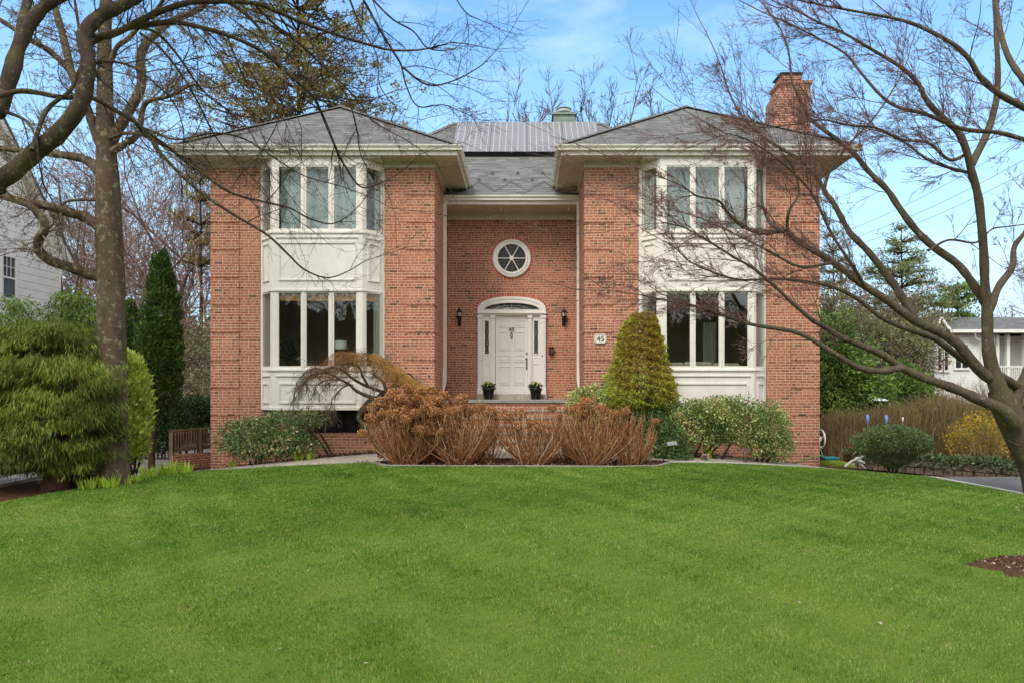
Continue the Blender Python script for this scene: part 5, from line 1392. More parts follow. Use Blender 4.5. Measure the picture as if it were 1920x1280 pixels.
# ---- foundation shrubs
def shrub(name, px, D, label, ells, n, L, Wd, mat, stems, cat='shrub', group=None, sm='trunk_dark', sname='stem', **kw):
    r_ = empty(name, gloc(px, D), label, cat, group)
    foliage('crown', ells, n, L, Wd, mat, r_, **kw)
    S_ = []; x, y, z = gloc(px, D)
    for s_ in stems:
        p0 = s_[0]; D0 = D
        gx_, gy_, gz__ = gloc(p0[0], D0); stem(S_, [(gx_, gy_, gz__-.08)]+[W(a, b, D0-.1*i) for i, (a, b) in enumerate(s_[1:])], np.linspace(.035, .014, len(s_)).tolist())
    if S_: stems_obj(sname, S_, M[sm], r_, 6)
    return r_
shrub('rhododendron', 500, 15.9, 'dark glossy rhododendron under the left bay, leaning away from two bare stems', [E(470, 812, 52, 32, 15.9, .6), E(530, 800, 55, 30, 15.9, .6), E(490, 835, 60, 25, 15.8, .6), E(580, 785, 30, 18, 15.9, .4), E(560, 830, 40, 24, 15.9, .5), E(440, 825, 26, 22, 15.9, .4)], 9500, .075, .032, M['lf_rho'],
      [[(480, 860), (478, 850), (475, 825)], [(488, 860), (492, 845), (505, 820)], [(470, 860), (465, 848), (450, 830)], [(622, 855), (605, 835), (582, 808), (565, 790)], [(628, 855), (610, 828), (598, 810), (585, 795)], [(560, 858), (555, 840), (548, 825)]],
      lump=.36, ls=4.5, seed=12, lo=.35, cl=3, amp=.26, rnd=.22, jit=1.5)
shrub('variegated_shrub', 1350, 15.5, 'wide variegated green and cream hedge shrub on twisted stems before the right bay', [E(1300, 795, 85, 46, 15.6, .6), E(1385, 790, 80, 46, 15.6, .6), E(1445, 805, 40, 50, 15.5, .5), E(1340, 770, 70, 26, 15.6, .5), E(1460, 835, 26, 28, 15.5, .35), E(1240, 778, 48, 38, 15.6, .5), E(1420, 840, 30, 16, 15.5, .3)], 27000, .052, .027, M['lf_var'],
      [[(1350, 868), (1362, 845), (1375, 820)], [(1352, 868), (1335, 850), (1352, 830)], [(1425, 868), (1410, 845), (1400, 815)], [(1428, 868), (1432, 845), (1440, 815)], [(1300, 865), (1312, 835), (1325, 810)], [(1285, 862), (1290, 840), (1300, 815)], [(1430, 868), (1452, 850), (1462, 835)], [(1296, 864), (1330, 842), (1350, 815)]],
      lump=.20, ls=4.5, seed=13, lo=.4, cl=3.5, amp=.28, rnd=.26, jit=1.6, base=.44)
shrub('evergreen_shrub', 1225, 15.2, 'dark leafy shrub at the left foot of the variegated hedge', [E(1240, 825, 42, 42, 15.25, .45), E(1265, 845, 34, 25, 15.2, .4), E(1212, 775, 26, 34, 15.4, .35)], 6500, .055, .028, M['lf_rho'], [[(1240, 864), (1240, 850), (1238, 830)]], lump=.2, ls=5, seed=14, lo=.4, cl=3, amp=.25, base=.4)
shrub('holly_shrub', 1130, 15.9, 'rounded pale leafed shrub left of the dwarf spruce, behind the dried hydrangeas', [E(1112, 755, 45, 34, 15.9, .5), E(1150, 765, 42, 34, 15.9, .5), E(1085, 760, 24, 28, 15.9, .35), E(1130, 810, 60, 45, 15.9, .5)], 9500, .052, .030, M['lf_var'], [[(1130, 860), (1128, 830), (1120, 790)]], lump=.2, ls=5, seed=15, lo=.45, cl=3.5, amp=.25, rnd=.24)
# mushroom clipped boxwood on the right
shrub('clipped_boxwood', 1672, 15.3, 'mushroom shaped clipped boxwood beside the right driveway', [E(1672, 828, 69, 26, 15.3, .8), E(1672, 822, 58, 25, 15.3, .7), E(1672, 845, 44, 26, 15.3, .5), E(1674, 862, 20, 16, 15.3, .22)], 34000, .036, .022, M['lf_box'],
      [[(1675, 885), (1673, 872), (1668, 850)], [(1680, 885), (1684, 868), (1695, 848)], [(1672, 885), (1662, 868), (1650, 848)]], lump=.07, ls=5, seed=16, lo=.72, cl=4, amp=.16, rnd=.2, jit=1.7)

# ---- weeping maple
sty_m = dict(per_m=9, ang=(20, 60), L=(.3, .6), r0=.008, rmin=.0022, lev=2, trop=(0, 0, -.16), wig=.13, kids=(0, 4, 5), bud=0)
T = Tree(31, sty_m, .75); Dm = 15.2
root_m = empty('weeping_maple', gloc(712, Dm), 'low twisted weeping maple with golden drooping twigs, left of the steps', 'tree')
x, y, z = gloc(716, Dm)
T.thick.append((catmull([(x, y, z-.1), W(712, 850, Dm), W(690, 805, Dm), W(672, 780, Dm), W(690, 752, Dm), W(705, 745, Dm)], 4).tolist(), np.linspace(.065, .038, 21).tolist()))
T.limb([(672,785),(680,768),(695,757),(712,748),(690,742),(668,732),(655,720),(640,712),(618,700),(600,698),(580,705),(565,722)], Dm, Dm-.3, 6.5, 1.0, 1.0, .1, start=.5)
T.limb([(705,748),(715,735),(700,728),(680,720),(660,708),(645,695),(632,690),(615,690),(590,700),(570,718),(560,735)], Dm, Dm+.3, 5, 1.0, 1.0, .1, start=.4)
T.limb([(705,748),(722,735),(718,715),(705,705),(700,690),(712,680),(722,690),(715,705)], Dm, Dm-.2, 4, 2, .8, .1, start=.3)
T.limb([(715,735),(735,725),(745,705),(735,688),(720,678),(700,672),(680,675)], Dm, Dm+.2, 4, 1.2, 1.0, .1, start=.3)
T.limb([(690,722),(680,705),(675,690),(662,682),(648,680),(630,685),(612,690)], Dm, Dm-.35, 3.2, 1.2, 1.2, .1, start=.3)
T.limb([(735,725),(755,720),(770,722),(785,735),(795,755)], Dm, Dm-.3, 3.5, 1.2, 1.3, .1)
T.limb([(745,705),(765,700),(780,712),(792,730)], Dm, Dm+.3, 2.6, 1.2, 1.3, .1)
# root follows the trunk; drooping golden twigs form the umbrella top
T.limb([(612,695),(590,690),(570,700),(556,720),(550,745)], Dm, Dm-.2, 2, .8, 1.6, .05)
T.limb([(640,712),(615,712),(595,722),(585,745)], Dm, Dm+.3, 2, .8, 1.6, .05)
T.limb([(655,720),(640,728),(625,745),(618,765)], Dm, Dm-.3, 2, .8, 1.6, .05)
T.build(root_m, M['bark_moss'], M['twig_grey'], None)
pl_ = []; va = []
for k in range(3600):
    u = R.random()**.72; px = 572+u*225; top = np.interp(px, [570, 600, 640, 700, 740, 790], [706, 682, 660, 664, 690, 725])
    D0 = Dm+R.gauss(0, .45); y0 = top+abs(R.gauss(0, 22 if px > 630 else 30)); p = list(W(px, y0, D0)); side = -1 if px < 690 else 1
    ln = R.uniform(.12, .38) if px > 625 else R.uniform(.08, .22); hd_ = side*R.uniform(.1, .9)+R.gauss(0, .4); pts = [tuple(p)]
    dz = R.uniform(.35, .7)
    for i in range(4):
        p[0] += hd_*ln/5; p[1] += R.gauss(0, .03); p[2] += dz*ln/5; dz -= R.uniform(.5, .75); pts.append(tuple(p))
    pl_.append((pts, np.linspace(.0032, .0016, 5).tolist())); va += [min(1, max(0, R.gauss(.5, .22)+(px-680)/500))]*15
V, Fq = tube_arrays(pl_, 3); mesh_obj('crown_twigs', V, Fq, M['lf_map'], root_m, attr=va)

# ---- hydrangeas
heads = []
for k in range(3):
    n = 420; d = sph(n); d[:, 2] *= .82; P = d*NR.uniform(.075, .10, (n, 1)); P[:, 2] -= .01
    A = sph(n)*.9+d*.4
    V, Fq = leaf_arrays(P, A, NR.uniform(.022, .042, n), NR.uniform(.018, .03, n))
    o = mesh_obj('flower_head', V, Fq, M['lf_hyd'], attr=np.repeat(np.clip(.5+NR.normal(size=n)*.25-.3*(NR.random(n) < .15), 0, 1), 4)); heads.append(o.data); bpy.data.objects.remove(o)
gH = 'dried hydrangeas along the lawn edge'
def hydrangea(px, D, top, hwid, nst, nh, label, seed, hfrac=1.0):
    rn = random.Random(seed); root = empty('hydrangea', gloc(px, D), label, 'shrub', gH); x0, y0, z0 = gloc(px, D)
    hz_ = WZ(top, D)-z0; hw_ = hwid*D/F; pl = []; at = []; hd = []
    for k in range(nst):
        a = rn.uniform(0, 6.28); q = math.sqrt(rn.random()); b = .26*q+rn.gauss(0, .02)
        bx, by = x0+math.cos(a+rn.gauss(0, .5))*b, y0+math.sin(a)*b*.8
        h = hz_*(1.0-.5*rn.random()**1.6)*(1-.30*q*q)*(1.1 if rn.random() < .06 else 1.0); ex, ey = x0+math.cos(a+rn.gauss(0, .3))*hw_*q, y0+math.sin(a)*hw_*q*.6
        pts = []; n_ = 6
        for i in range(n_):
            t = i/(n_-1); f = 1-(1-t)**1.4
            pts.append((bx+(ex-bx)*f+rn.gauss(0, .014), by+(ey-by)*f+rn.gauss(0, .008), z0-.03+h*t))
        r = rn.uniform(.0055, .0095); pl.append((pts, np.linspace(r, r*.6, n_).tolist())); c = min(1, max(0, rn.gauss(.45, .25))); at += [c]*n_*4; hd.append(pts[-1])
        for _ in range(rn.randint(1, 4)):
            i = rn.randint(2, 5); p = pts[i]; l = rn.uniform(.06, .22)
            e = (p[0]+rn.gauss(0, .05), p[1]+rn.gauss(0, .04), p[2]+l); pl.append(([p, tuple((p[j]+e[j])/2+rn.gauss(0, .004) for j in range(3)), e], [.004, .0035, .0025]))
            at += []
    # attribute length follows the vertex count of tube_arrays (grouped by point count)
    six = [(p, r) for p, r in pl if len(p) == 6]; three = [(p, r) for p, r in pl if len(p) == 3]
    V, Fq = tube_arrays(six+three, 4); av = np.concatenate([np.array(at), np.repeat(NR.uniform(.2, .9, len(three)), 12)])
    mesh_obj('stem', V, Fq, M['stem_hyd'], root, attr=av)
    # torn dry leaves low in the clump
    n = nst*6; i = NR.integers(0, len(six), n); t = NR.integers(1, 6, n); P = np.array([six[a][0][b] for a, b in zip(i, t)])+NR.normal(size=(n, 3))*.03
    leaves('dry_leaf', P, sph(n)+np.array([0, 0, .6]), NR.uniform(.015, .05, n), NR.uniform(.008, .018, n), M['lf_hyd'], root, NR.normal(.55, .3, n))
    rn.shuffle(hd); hd.sort(key=lambda p: -p[2]+rn.gauss(0, .30)*hz_)
    used_ = []
    for p in hd:
        if len(used_) >= nh: break
        if any(math.dist(p, u) < .185 for u in used_): continue
        used_.append(p)
        o = bpy.data.objects.new('flower_head', rn.choice(heads)); C.objects.link(o); o.parent = root
        o.location = Vector(p)-wloc(root)+Vector((0, 0, .05)); s_ = rn.uniform(.8, 1.45)*hfrac; o.scale = (s_, s_, s_*.92); o.rotation_euler = (rn.uniform(-.4, .4), rn.uniform(-.4, .4), rn.uniform(0, 6))
hydrangea(762, 14.15, 738, 86, 213, 44, 'leftmost dried hydrangea, thick with round brown heads, below the weeping maple', 1, 1.05)
hydrangea(800, 14.5, 732, 75, 168, 30, 'tall dried hydrangea behind the two leftmost clumps, in front of the left downspout', 2)
hydrangea(862, 14.15, 744, 98, 225, 12, 'dried hydrangea in front of the left half of the steps', 3)
hydrangea(908, 14.4, 755, 62, 67, 4, 'small dried hydrangea at the left of the bare gap before the steps', 4, .9)
hydrangea(1000, 14.0, 748, 86, 168, 7, 'dried hydrangea centred before the front door with sparse heads', 5)
hydrangea(1062, 14.6, 755, 70, 90, 4, 'smaller dried hydrangea set back before the right end of the steps', 6, .9)
hydrangea(1108, 14.0, 750, 88, 191, 6, 'dried hydrangea in front of the pale leafed shrub', 7)
hydrangea(1180, 14.1, 766, 58, 123, 8, 'rightmost dried hydrangea leaning out toward the path light', 8, .9)

# ---- bright blade clumps and small bed plants
def blades(name, px, D, label, n, h, spread, mat, group, w=.032, cat='plant', bend=.8):
    root = empty(name, gloc(px, D), label, cat, group); x0, y0, z0 = gloc(px, D)
    VV = []; va = []
    for k in range(n):
        a = R.uniform(0, 6.28); l = h*R.uniform(.6, 1.1); b = math.sqrt(R.random())*spread*.5
        p = np.array([x0+math.cos(a)*b, y0+math.sin(a)*b, z0-.02]); d = np.array([math.cos(a)*.35, math.sin(a)*.35, 1.0]); sd_ = np.array([-math.sin(a), math.cos(a), 0])*w*R.uniform(.7, 1.2)
        c = np.clip(R.gauss(.5, .2), 0, 1); row = []
        for i in range(5):
            t = i/4; ww = [.6, 1, .95, .6, .05][i]; row.append((p-sd_*ww*.5, p+sd_*ww*.5)); d = d/np.linalg.norm(d); p = p+d*l/4; d = d+np.array([math.cos(a), math.sin(a), -.6])*bend*.3*t
        for i in range(4): VV += [row[i][0], row[i][1], row[i+1][1], row[i+1][0]]; va += [c]*4
    V = np.array(VV); mesh_obj('leaf_blades', V, np.arange(len(V)).reshape(-1, 4), mat, root, attr=va)
gD = 'bright young daylily clumps along the left bed'
for px, D, lab, n, h in ((167, 12.1, 'leftmost bright daylily clump, right of the cypress foot', 45, .26), (207, 12.2, 'daylily clump in front of the lichened trunk', 40, .24), (238, 12.5, 'small daylily clump just right of the trunk foot', 26, .22),
                         (282, 13.3, 'daylily clump below the leaning arborvitae stem', 45, .28), (318, 13.8, 'large daylily clump left of the wooden railing', 60, .30), (345, 13.9, 'daylily clump nearest the brick corner of the house', 36, .26), (262, 12.8, 'low daylily tuft between the trunk and the arborvitae', 24, .18)):
    blades('daylily_clump', px, D, lab, n, h, .35, M['blade_hosta'], gD)
gS = 'spring bulb clumps in the bed under the left bay'
for px, D, lab, n, h in ((437, 15.9, 'grassy green tuft at the left corner of the brick wall', 60, .22), (560, 15.7, 'upright bulb leaves right of the rhododendron', 30, .30), (581, 15.7, 'upright bulb leaves beside the two leaning bare stems', 30, .28)):
    blades('bulb_clump', px, D, lab, n, h, .2, M['blade_hosta'], gS, .013, bend=.4)
blades('yucca_clump', 1330, 15.6, 'spiky green plant under the variegated hedge', 26, .42, .14, M['blade_hosta'], None, .03, bend=.15)
blades('ornamental_grass', 1205, 14.6, 'tuft of dry straw coloured grass right of the last hydrangea', 160, .36, .35, M['straw'], None, .008, bend=1.3)
def flowers(name, px, py, D, label, n, rad, mat, L=.05):
    x, y, z = W(px, py, D); root = empty(name, gloc(px, D), label, 'flowers', 'pink flower clumps under the variegated hedge')
    P = np.array([x, y, z])+sph(n)*NR.random((n, 1))*np.array([rad, rad*.6, rad*.7]); leaves('petals', P, sph(n), L, L*.6, mat, root, NR.random(n))
    P = np.array([x, y, z-.03])+sph(40)*NR.random((40, 1))*rad*1.2; leaves('leaves', P, sph(40)+np.array([0, 0, .5]), .09, .03, M['lf_rho'], root, NR.random(40))
    V, Fq = tube_arrays([([ (x+dx*.3, y, float(ground_z(x, y))-.03), (x+dx, y, z)], [.006, .004]) for dx in (-.05, .02, .07)], 5); mesh_obj('stem', V, Fq, M['trunk_dark'], root)
flowers('pink_flowers', 1322, 855, 15.1, 'low clump of pink flowers beneath the spiky green plant', 90, .11, M['fl_pink'])
flowers('pink_flowers', 1397, 846, 15.1, 'pink flowers on thin stems at the right end of the hedge', 80, .12, M['fl_pink'])
# ------------------------------------------------------------------ things seen behind the glass
M['valance'] = m_lines('woven wood valance', (.66, .36, .14), .035, .004, 1, .4, .6, .15, .8)
M['shade'] = m_plain('lamp shade fabric', (.80, .78, .70), .9, .03, 3)
M['blind'] = m_plain('added pale blind', (.40, .44, .46), .9, .05, 2)
M['sofa'] = m_plain('beige sofa fabric', (.42, .38, .30), .95, .12, 6)
wl_, wr_ = wings
def cur(x, y, z0, z1, w, label, n=5):
    mb = MB(); m = n*8; P = []
    for k in range(m+1):
        t = k/m; P.append((x-w/2+w*t, y+.028*math.sin(t*n*2*math.pi)))
    Q = [(a, b+.012) for a, b in P]
    V = [(a, b, z0) for a, b in P]+[(a, b, z1) for a, b in P]+[(a, b, z0) for a, b in Q]+[(a, b, z1) for a, b in Q]; k = m+1
    Fs = [(i, i+1, k+i+1, k+i) for i in range(m)]+[(2*k+i+1, 2*k+i, 3*k+i, 3*k+i+1) for i in range(m)]
    o = mesh_obj('curtain', V, Fs, M['curtain'], origin=(x, y, z0)); tag(o, label, 'curtain', 'pale curtains at the bay sides')
cur(-6.40, 17.02, .50, 2.38, .26, 'pale curtain behind the left side pane of the lower left bay window')
cur(-3.68, 17.02, .50, 2.38, .22, 'pale curtain behind the right side pane of the lower left bay window')
cur(-6.40, 17.02, 3.84, 5.46, .26, 'pale curtain behind the left side pane of the upper left bay window')
cur(-3.66, 17.02, 3.84, 5.46, .20, 'pale curtain behind the right side pane of the upper left bay window')
cur(3.06, 17.0, 3.84, 5.46, .30, 'pale curtain behind the left side pane of the upper right bay window')
cur(5.80, 17.0, 3.84, 5.46, .34, 'pale curtain behind the right side pane of the upper right bay window')
cur(2.98, 17.0, .50, 2.38, .16, 'narrow pale curtain behind the left side pane of the lower right bay window')
cur(5.82, 17.0, .50, 2.38, .26, 'pale curtain behind the right side pane of the lower right bay window')
cur(WX(1330, 18.2), 18.2, .45, 1.75, .34, 'grey gathered curtain hanging inside the middle of the lower right bay window')
# woven valance in the lower left bay
mb = MB(); y = 16.75
mb.box(-6.10, -4.04, y, y+.025, WZ(564, y), 2.42)
o = mb.build('window_valance', M['valance'], origin=(-5.07, y, 2.1)); tag(o, 'orange woven wood valance at the top of the lower left bay window', 'valance')
for sg, lab in ((1, 'woven wood valance behind the right side pane of the lower left bay'),):
    o = MB().obox((-3.96, 16.83), (-3.62, 17.1), .03, WZ(566, 16.9), 2.40).build('window_valance', M['valance'], origin=(-3.8, 16.9, 2.1)); tag(o, lab, 'valance')
for (x, m_, lab) in ((-5.07, 1, 'pale blind added behind the upper left bay panes to lighten them'), (4.435, 1, 'pale blind added behind the upper right bay panes to lighten them')):
    o = MB().box(x-1.0, x+1.0, 16.95, 16.97, 3.84, 5.5).build('added_blind', M['blind'], origin=(x, 16.96, 3.84)); tag(o, lab, 'blind')  # added sheet; its pale tone stands in for sky reflected in the panes
def lamp(px, D, pt, pb, hw_, label):
    x = WX(px, D); w_ = hw_*D/F; zt, zb_ = WZ(pt, D), WZ(pb, D)
    r_ = empty('table_lamp', (x, D, zb_-.5), label, 'lamp')
    MB().lathe([(w_*1.02, zb_), (w_*1.04, zb_+.005), (w_*.98, zt), (w_*.9, zt-.004)], (x, D, 0), 24).build('lamp_shade', M['shade'], r_, True)
    MB().lathe([(.08, zb_-.5), (.09, zb_-.48), (.03, zb_-.42), (.06, zb_-.25), (.02, zb_-.05), (.015, zb_+.02)], (x, D, 0), 16).build('lamp_base', M['brass'], r_, True)
lamp(639.5, 17.6, 638.5, 655, 11.0, 'large white drum lamp shade inside the lower left bay, right pane')
lamp(559.5, 18.6, 668, 677, 4.5, 'tiny cream lamp shade deep inside the lower left bay, left pane')
def sofa(x0, x1, y, zt, label):
    r_ = empty('sofa', ((x0+x1)/2, y, -.4), label, 'sofa')
    n = max(1, round((x1-x0)/.72)); w = (x1-x0)/n
    for k in range(n): MB().box(x0+k*w+.01, x0+(k+1)*w-.01, y, y+.22, zt-.5, zt+.02*math.sin(k*2.1)).build('back_cushion', M['sofa'], r_, bevel=.05)
    MB().box(x0-.1, x1+.1, y+.22, y+.95, -.3, .0).build('seat', M['sofa'], r_, bevel=.05)
    MB().box(x0-.1, x1+.1, y-.03, y-.001, -.3, zt-.08).build('sofa_back', M['sofa'], r_, bevel=.01)
sofa(3.35, 5.5, 17.45, WZ(679, 17.45), 'beige sofa whose back cushions show along the sill of the lower right bay')
# indoor plant by the left pane
r_ = empty('house_plant', (WX(545, 17.3), 17.3, .3), 'dark indoor plant behind the left pane of the lower left bay', 'plant')
foliage('leaves', [E(540, 655, 16, 22, 17.3, .2), E(545, 672, 12, 14, 17.3, .15)], 260, .13, .035, M['lf_dark'], r_, 'up', .3, 5, 3, .1)
MB().lathe([(.10, .30), (.13, .55), (.11, .56)], (WX(545, 17.3), 17.3, 0), 14).build('plant_pot', M['stone'], r_)

# ------------------------------------------------------------------ flower pots on the porch
for px, lab in ((916, 'black pot of pansies on the porch, left of the front door'), (1004.5, 'black pot of pansies on the porch, right of the front door')):
    D = 19.45; x = WX(px, D); zb_ = PZ; h = WZ(727, D)-zb_
    r_ = empty('flower_pot', (x, D, zb_), lab, 'flower pot', 'black pots flanking the front door')
    MB().lathe([(.105, 0), (.125, .02), (.165, h*.82), (.185, h*.84), (.188, h), (.17, h), (.15, h-.03)], (x, D, zb_), 26).build('pot', M['pot'] if 'pot' in M else M['black'], r_, True)
    P = np.array([x, D, zb_+h+.05])+sph(260)*np.array([.21, .2, .085])*NR.random((260, 1))**.4
    leaves('leaves', P, sph(260)+np.array([0, 0, .4]), .07, .045, M['lf_dark'], r_, NR.random(260)*.7)
    P = np.array([x-.02, D-.05, zb_+h+.10])+sph(60)*np.array([.14, .12, .06])
    leaves('flowers', P, sph(60)+np.array([0, -.6, .6]), .06, .055, M['fl_pan'], r_, NR.uniform(.6, 1, 60))

# ------------------------------------------------------------------ garden odds and ends
def path_light(px, py, pb, D, label, tilt=.2, w=.22, stick=None):
    x, y, z = W(px, py, D); g_ = gloc(stick or px, D)
    r_ = empty('solar_light', g_, label, 'garden light')
    c, s_ = math.cos(tilt), math.sin(tilt); d = .10
    V = []
    for (a, b, e) in ((-1,-1,0),(1,-1,0),(1,1,0),(-1,1,0),(-1,-1,1),(1,-1,1),(1,1,1),(-1,1,1)):
        V.append((x+a*w/2*c, y+b*d*.5, z+a*w/2*s_+b*d*.28+e*.03))
    MB().add(V, [(3,2,1,0),(4,5,6,7),(0,1,5,4),(1,2,6,5),(2,3,7,6),(3,0,4,7)]).build('light_head', M['pframe'] if py > 820 else M['black'], r_, bevel=.006)
    MB().tube([(g_[0], g_[1], g_[2]-.05), ((g_[0]+x)/2, y, (g_[2]+z)/2), (x-.03, y, z)], .012, 6).build('stake', M['black'], r_)
path_light(1260, 832, 866, 14.3, 'black solar path light tilted beside the garden path, below the variegated hedge', .1, .21, 1240)
path_light(1675, 806, 885, 15.0, 'small solar panel light resting on top of the mushroom boxwood', .5, .15, 1676)
# hose reel on the right wall and the green hose
r_ = empty('hose_reel', (7.42, 17.5, WZ(823, 17.4)), 'white round hose reel fixed to the side wall at the right brick corner', 'hose reel')
zc = WZ(823, 17.4)
M['plastic'] = m_plain('white plastic', (.66, .66, .60), .4, .06, 4)
M['hose'] = m_plain('green rubber hose', (.12, .20, .05), .45, .15, 9)
def torus(c, Rr, r, axis='x', n=28, m=8):
    return [(c[0], c[1]+Rr*math.cos(a), c[2]+Rr*math.sin(a)) for a in np.linspace(0, 2*math.pi, n)]
for xx in (7.44, 7.58):
    MB().tube(torus((xx, 17.5, zc), .235, .02), .02, 7).build('reel_rim', M['plastic'], r_, True)
MB().lathe([(.07, -.09), (.07, .1)], (7.47, 17.5, zc), 14, 'x').tube([(7.36, 17.5, zc-.2), (7.6, 17.5, zc-.2)], .015, 5).tube([(7.6, 17.5, zc), (7.66, 17.5, zc+.12), (7.70, 17.5, zc+.12)], .014, 5).build('reel_hub', M['plastic'], r_, True)
hp = [(7.52, 17.42, zc-.22), (7.45, 17.1, zc-.42), W(1535, 854, 16.85), W(1500, 864, 16.7), W(1470, 870, 16.6), W(1430, 874, 16.3), W(1400, 874, 16.1)]
hp = [tuple(p) for p in catmull(hp, 6)]; hp = [(a, b, max(c, float(ground_z(a, b))+.02)) for a, b, c in hp]
o = MB().tube(hp, .016, 7).build('garden_hose', M['hose'], smooth=True, origin=hp[-1]); tag(o, 'green garden hose running from the reel along the foot of the right wall', 'hose')
o = MB(); x, y, z = W(1556, 861, 17.6); M['teal'] = m_plain('teal plastic', (.03, .22, .28), .45, .15, 6)
o.box(x-.16, x+.16, y-.12, y+.12, z-.10, z+.05).ring([(x-.15, y-.11), (x+.15, y-.11), (x+.15, y+.11), (x-.15, y+.11)], [(x-.18, y-.14), (x+.18, y-.14), (x+.18, y+.14), (x-.18, y+.14)], 'z', z+.03, z+.07)
o = o.build('plastic_crate', M['teal'], bevel=.01, origin=(x, y, z-.1)); tag(o, 'small teal plastic crate on the bed at the right corner of the house', 'crate')
# yellow ground cover and a pale dried plant by the corner
r_ = empty('groundcover_plant', gloc(1560, 17.2), 'low yellow green ground cover right of the brick corner', 'plant')
foliage('leaves', [E(1560, 871, 22, 7, 17.2, .3), E(1585, 873, 14, 5, 17.0, .2)], 900, .05, .03, M['lf_yel'], r_, 'up', .3, 6, 3, .2)
r_ = empty('driftwood', gloc(1600, 16.6), 'pale bleached driftwood lying by the low timber edge right of the house', 'driftwood')
ds = []
for (a, b, c, d, r) in ((1585, 874, 1610, 858, .035), (1605, 864, 1622, 868, .04), (1598, 866, 1612, 856, .03), (1610, 868, 1623, 878, .025), (1612, 860, 1620, 855, .02), (1590, 872, 1604, 862, .02)):
    p, q_ = W(a, b, 16.6), W(c, d, 16.5); ds.append(([p, ((p[0]+q_[0])/2, p[1]-.05, (p[2]+q_[2])/2+.03), q_], [r, r*.9, r*.4]))
stems_obj('wood', ds, M['plastic'], r_)
o = MB().obox((WX(1548, 17.0), 17.0), (WX(1615, 16.3), 16.3), .09, -2.15, WZ(874, 16.8)).build('timber_edging', M['trunk_red'], origin=(8.0, 16.6, -2.0)); tag(o, 'short dark timber edging right of the brick corner', 'edging')

# ------------------------------------------------------------------ wooden railing on the left, with brick kerb
D = 18.8; M['oldwood'] = m_bark('weathered wood', (.16, .11, .07), (.27, .20, .13), None, 0, 6)
xa, xb = WX(322, D), WX(396, D+.8); r_ = empty('wooden_railing', (xa, D, -2.0), 'weathered wooden railing on a brick kerb, left of the brick house', 'railing')
def rl(t, z): return (xa+(xb-xa)*t, D+.8*t)
za0, za1 = WZ(809, D), WZ(803, D+.8)
def slat(t0, t1, z0, z1, w, name=None):
    mb = MB(); mb.obox(rl(t0, 0), rl(t1, 0), w, z0, z1); return mb
mb = MB()
p0, p1 = rl(0, 0), rl(1, 0)
for (dz, th, ww) in ((0, .05, .16), (-.10, .09, .05), (-.56, .09, .05)):
    q0, q1 = (p0[0]-.05, p0[1]), (p1[0], p1[1]); z0, z1 = za0+dz, za1+dz
    mb.add([(q0[0], q0[1]-ww/2, z0), (q1[0], q1[1]-ww/2, z1), (q1[0], q1[1]+ww/2, z1), (q0[0], q0[1]+ww/2, z0), (q0[0], q0[1]-ww/2, z0+th), (q1[0], q1[1]-ww/2, z1+th), (q1[0], q1[1]+ww/2, z1+th), (q0[0], q0[1]+ww/2, z0+th)], [(3,2,1,0),(4,5,6,7),(0,1,5,4),(1,2,6,5),(2,3,7,6),(3,0,4,7)])
mb.build('rail', M['oldwood'], r_)
for t in (0.0, .72):
    p = rl(t, 0); z = za0+(za1-za0)*t; MB().box(p[0]-.05, p[0]+.05, p[1]-.05, p[1]+.05, -2.15, z).build('post', M['oldwood'], r_)
for k in range(15):
    t = .05+k*.066; p = rl(t, 0); z = za0+(za1-za0)*t; MB().box(p[0]-.02, p[0]+.02, p[1]-.065, p[1]-.03, z-.56, z-.02).build('baluster', M['oldwood'], r_)
o = MB().obox((xa-.02, D), (xb, D+.8), .22, -2.4, WZ(852, D)).build('brick_kerb', M['brick'], origin=(xa, D, -2.1)); tag(o, 'low brick kerb under the wooden railing', 'kerb')

# ------------------------------------------------------------------ pale clapboard house on the left
M['siding'] = m_lines('white shingle siding', (.76, .74, .68), .29, .014, 1, 1.0, .45, .06, .6)
M['sash_dark'] = m_plain('dark window interior', (.03, .035, .035), .12, .2, 2, spec=.6)
XL = -19.0                      # its gable end faces the brick house; the far corner is the one in view
def LY(px): return XL*F/(px-CX)
def LZ(px, py): return (CY-py)*LY(px)/F
yf = LY(116); zf = LZ(116, 480); ytop = LY(48); sl2 = (LZ(48, 345)-zf)/(yf-ytop)
yn = yf-8.0; yp = yf-4.0; zp = zf+sl2*4.0
r_ = empty('clapboard_house', (XL-3, yp, -2.2), 'white clapboard neighbour house with a steep gable at the left edge', 'house')
MB().prism([(yn, -2.4), (yf, -2.4), (yf, zf), (yp, zp), (yn, zf)], 'x', XL-9, XL).build('wall', M['siding'], r_)
for nm, e0_, e1_, xa_, xb_, mt in (('rake_board', -.02, .26, XL+.001, XL+.24, 'white'), ('roof', .261, .34, XL-9.2, XL+.30, 'shingle')):
    rb = MB()
    for sgn, ye in ((1, yf+.35), (-1, yn-.35)):
        ze = zf-sl2*.35
        rb.prism([(ye, ze+e0_), (yp, zp+e0_), (yp, zp+e1_), (ye, ze+e1_)], 'x', xa_, xb_)
    rb.build(nm, M[mt], r_)
MB().box(XL+.001, XL+.035, yf-.13, yf, -2.4, zf-.1).build('corner_board', M['white'], r_)
wy0, wy1 = LY(2), LY(28); wz0, wz1 = LZ(15, 562), LZ(15, 480)
w_ = MB(); w_.ring([(wy0+.04, wz0+.07), (wy1-.04, wz0+.07), (wy1-.04, wz1-.05), (wy0+.04, wz1-.05)], [(wy0-.06, wz0-.05), (wy1+.06, wz0-.05), (wy1+.06, wz1+.08), (wy0-.06, wz1+.08)], 'x', XL+.001, XL+.06)
wf = w_.build('window', M['white'], r_)
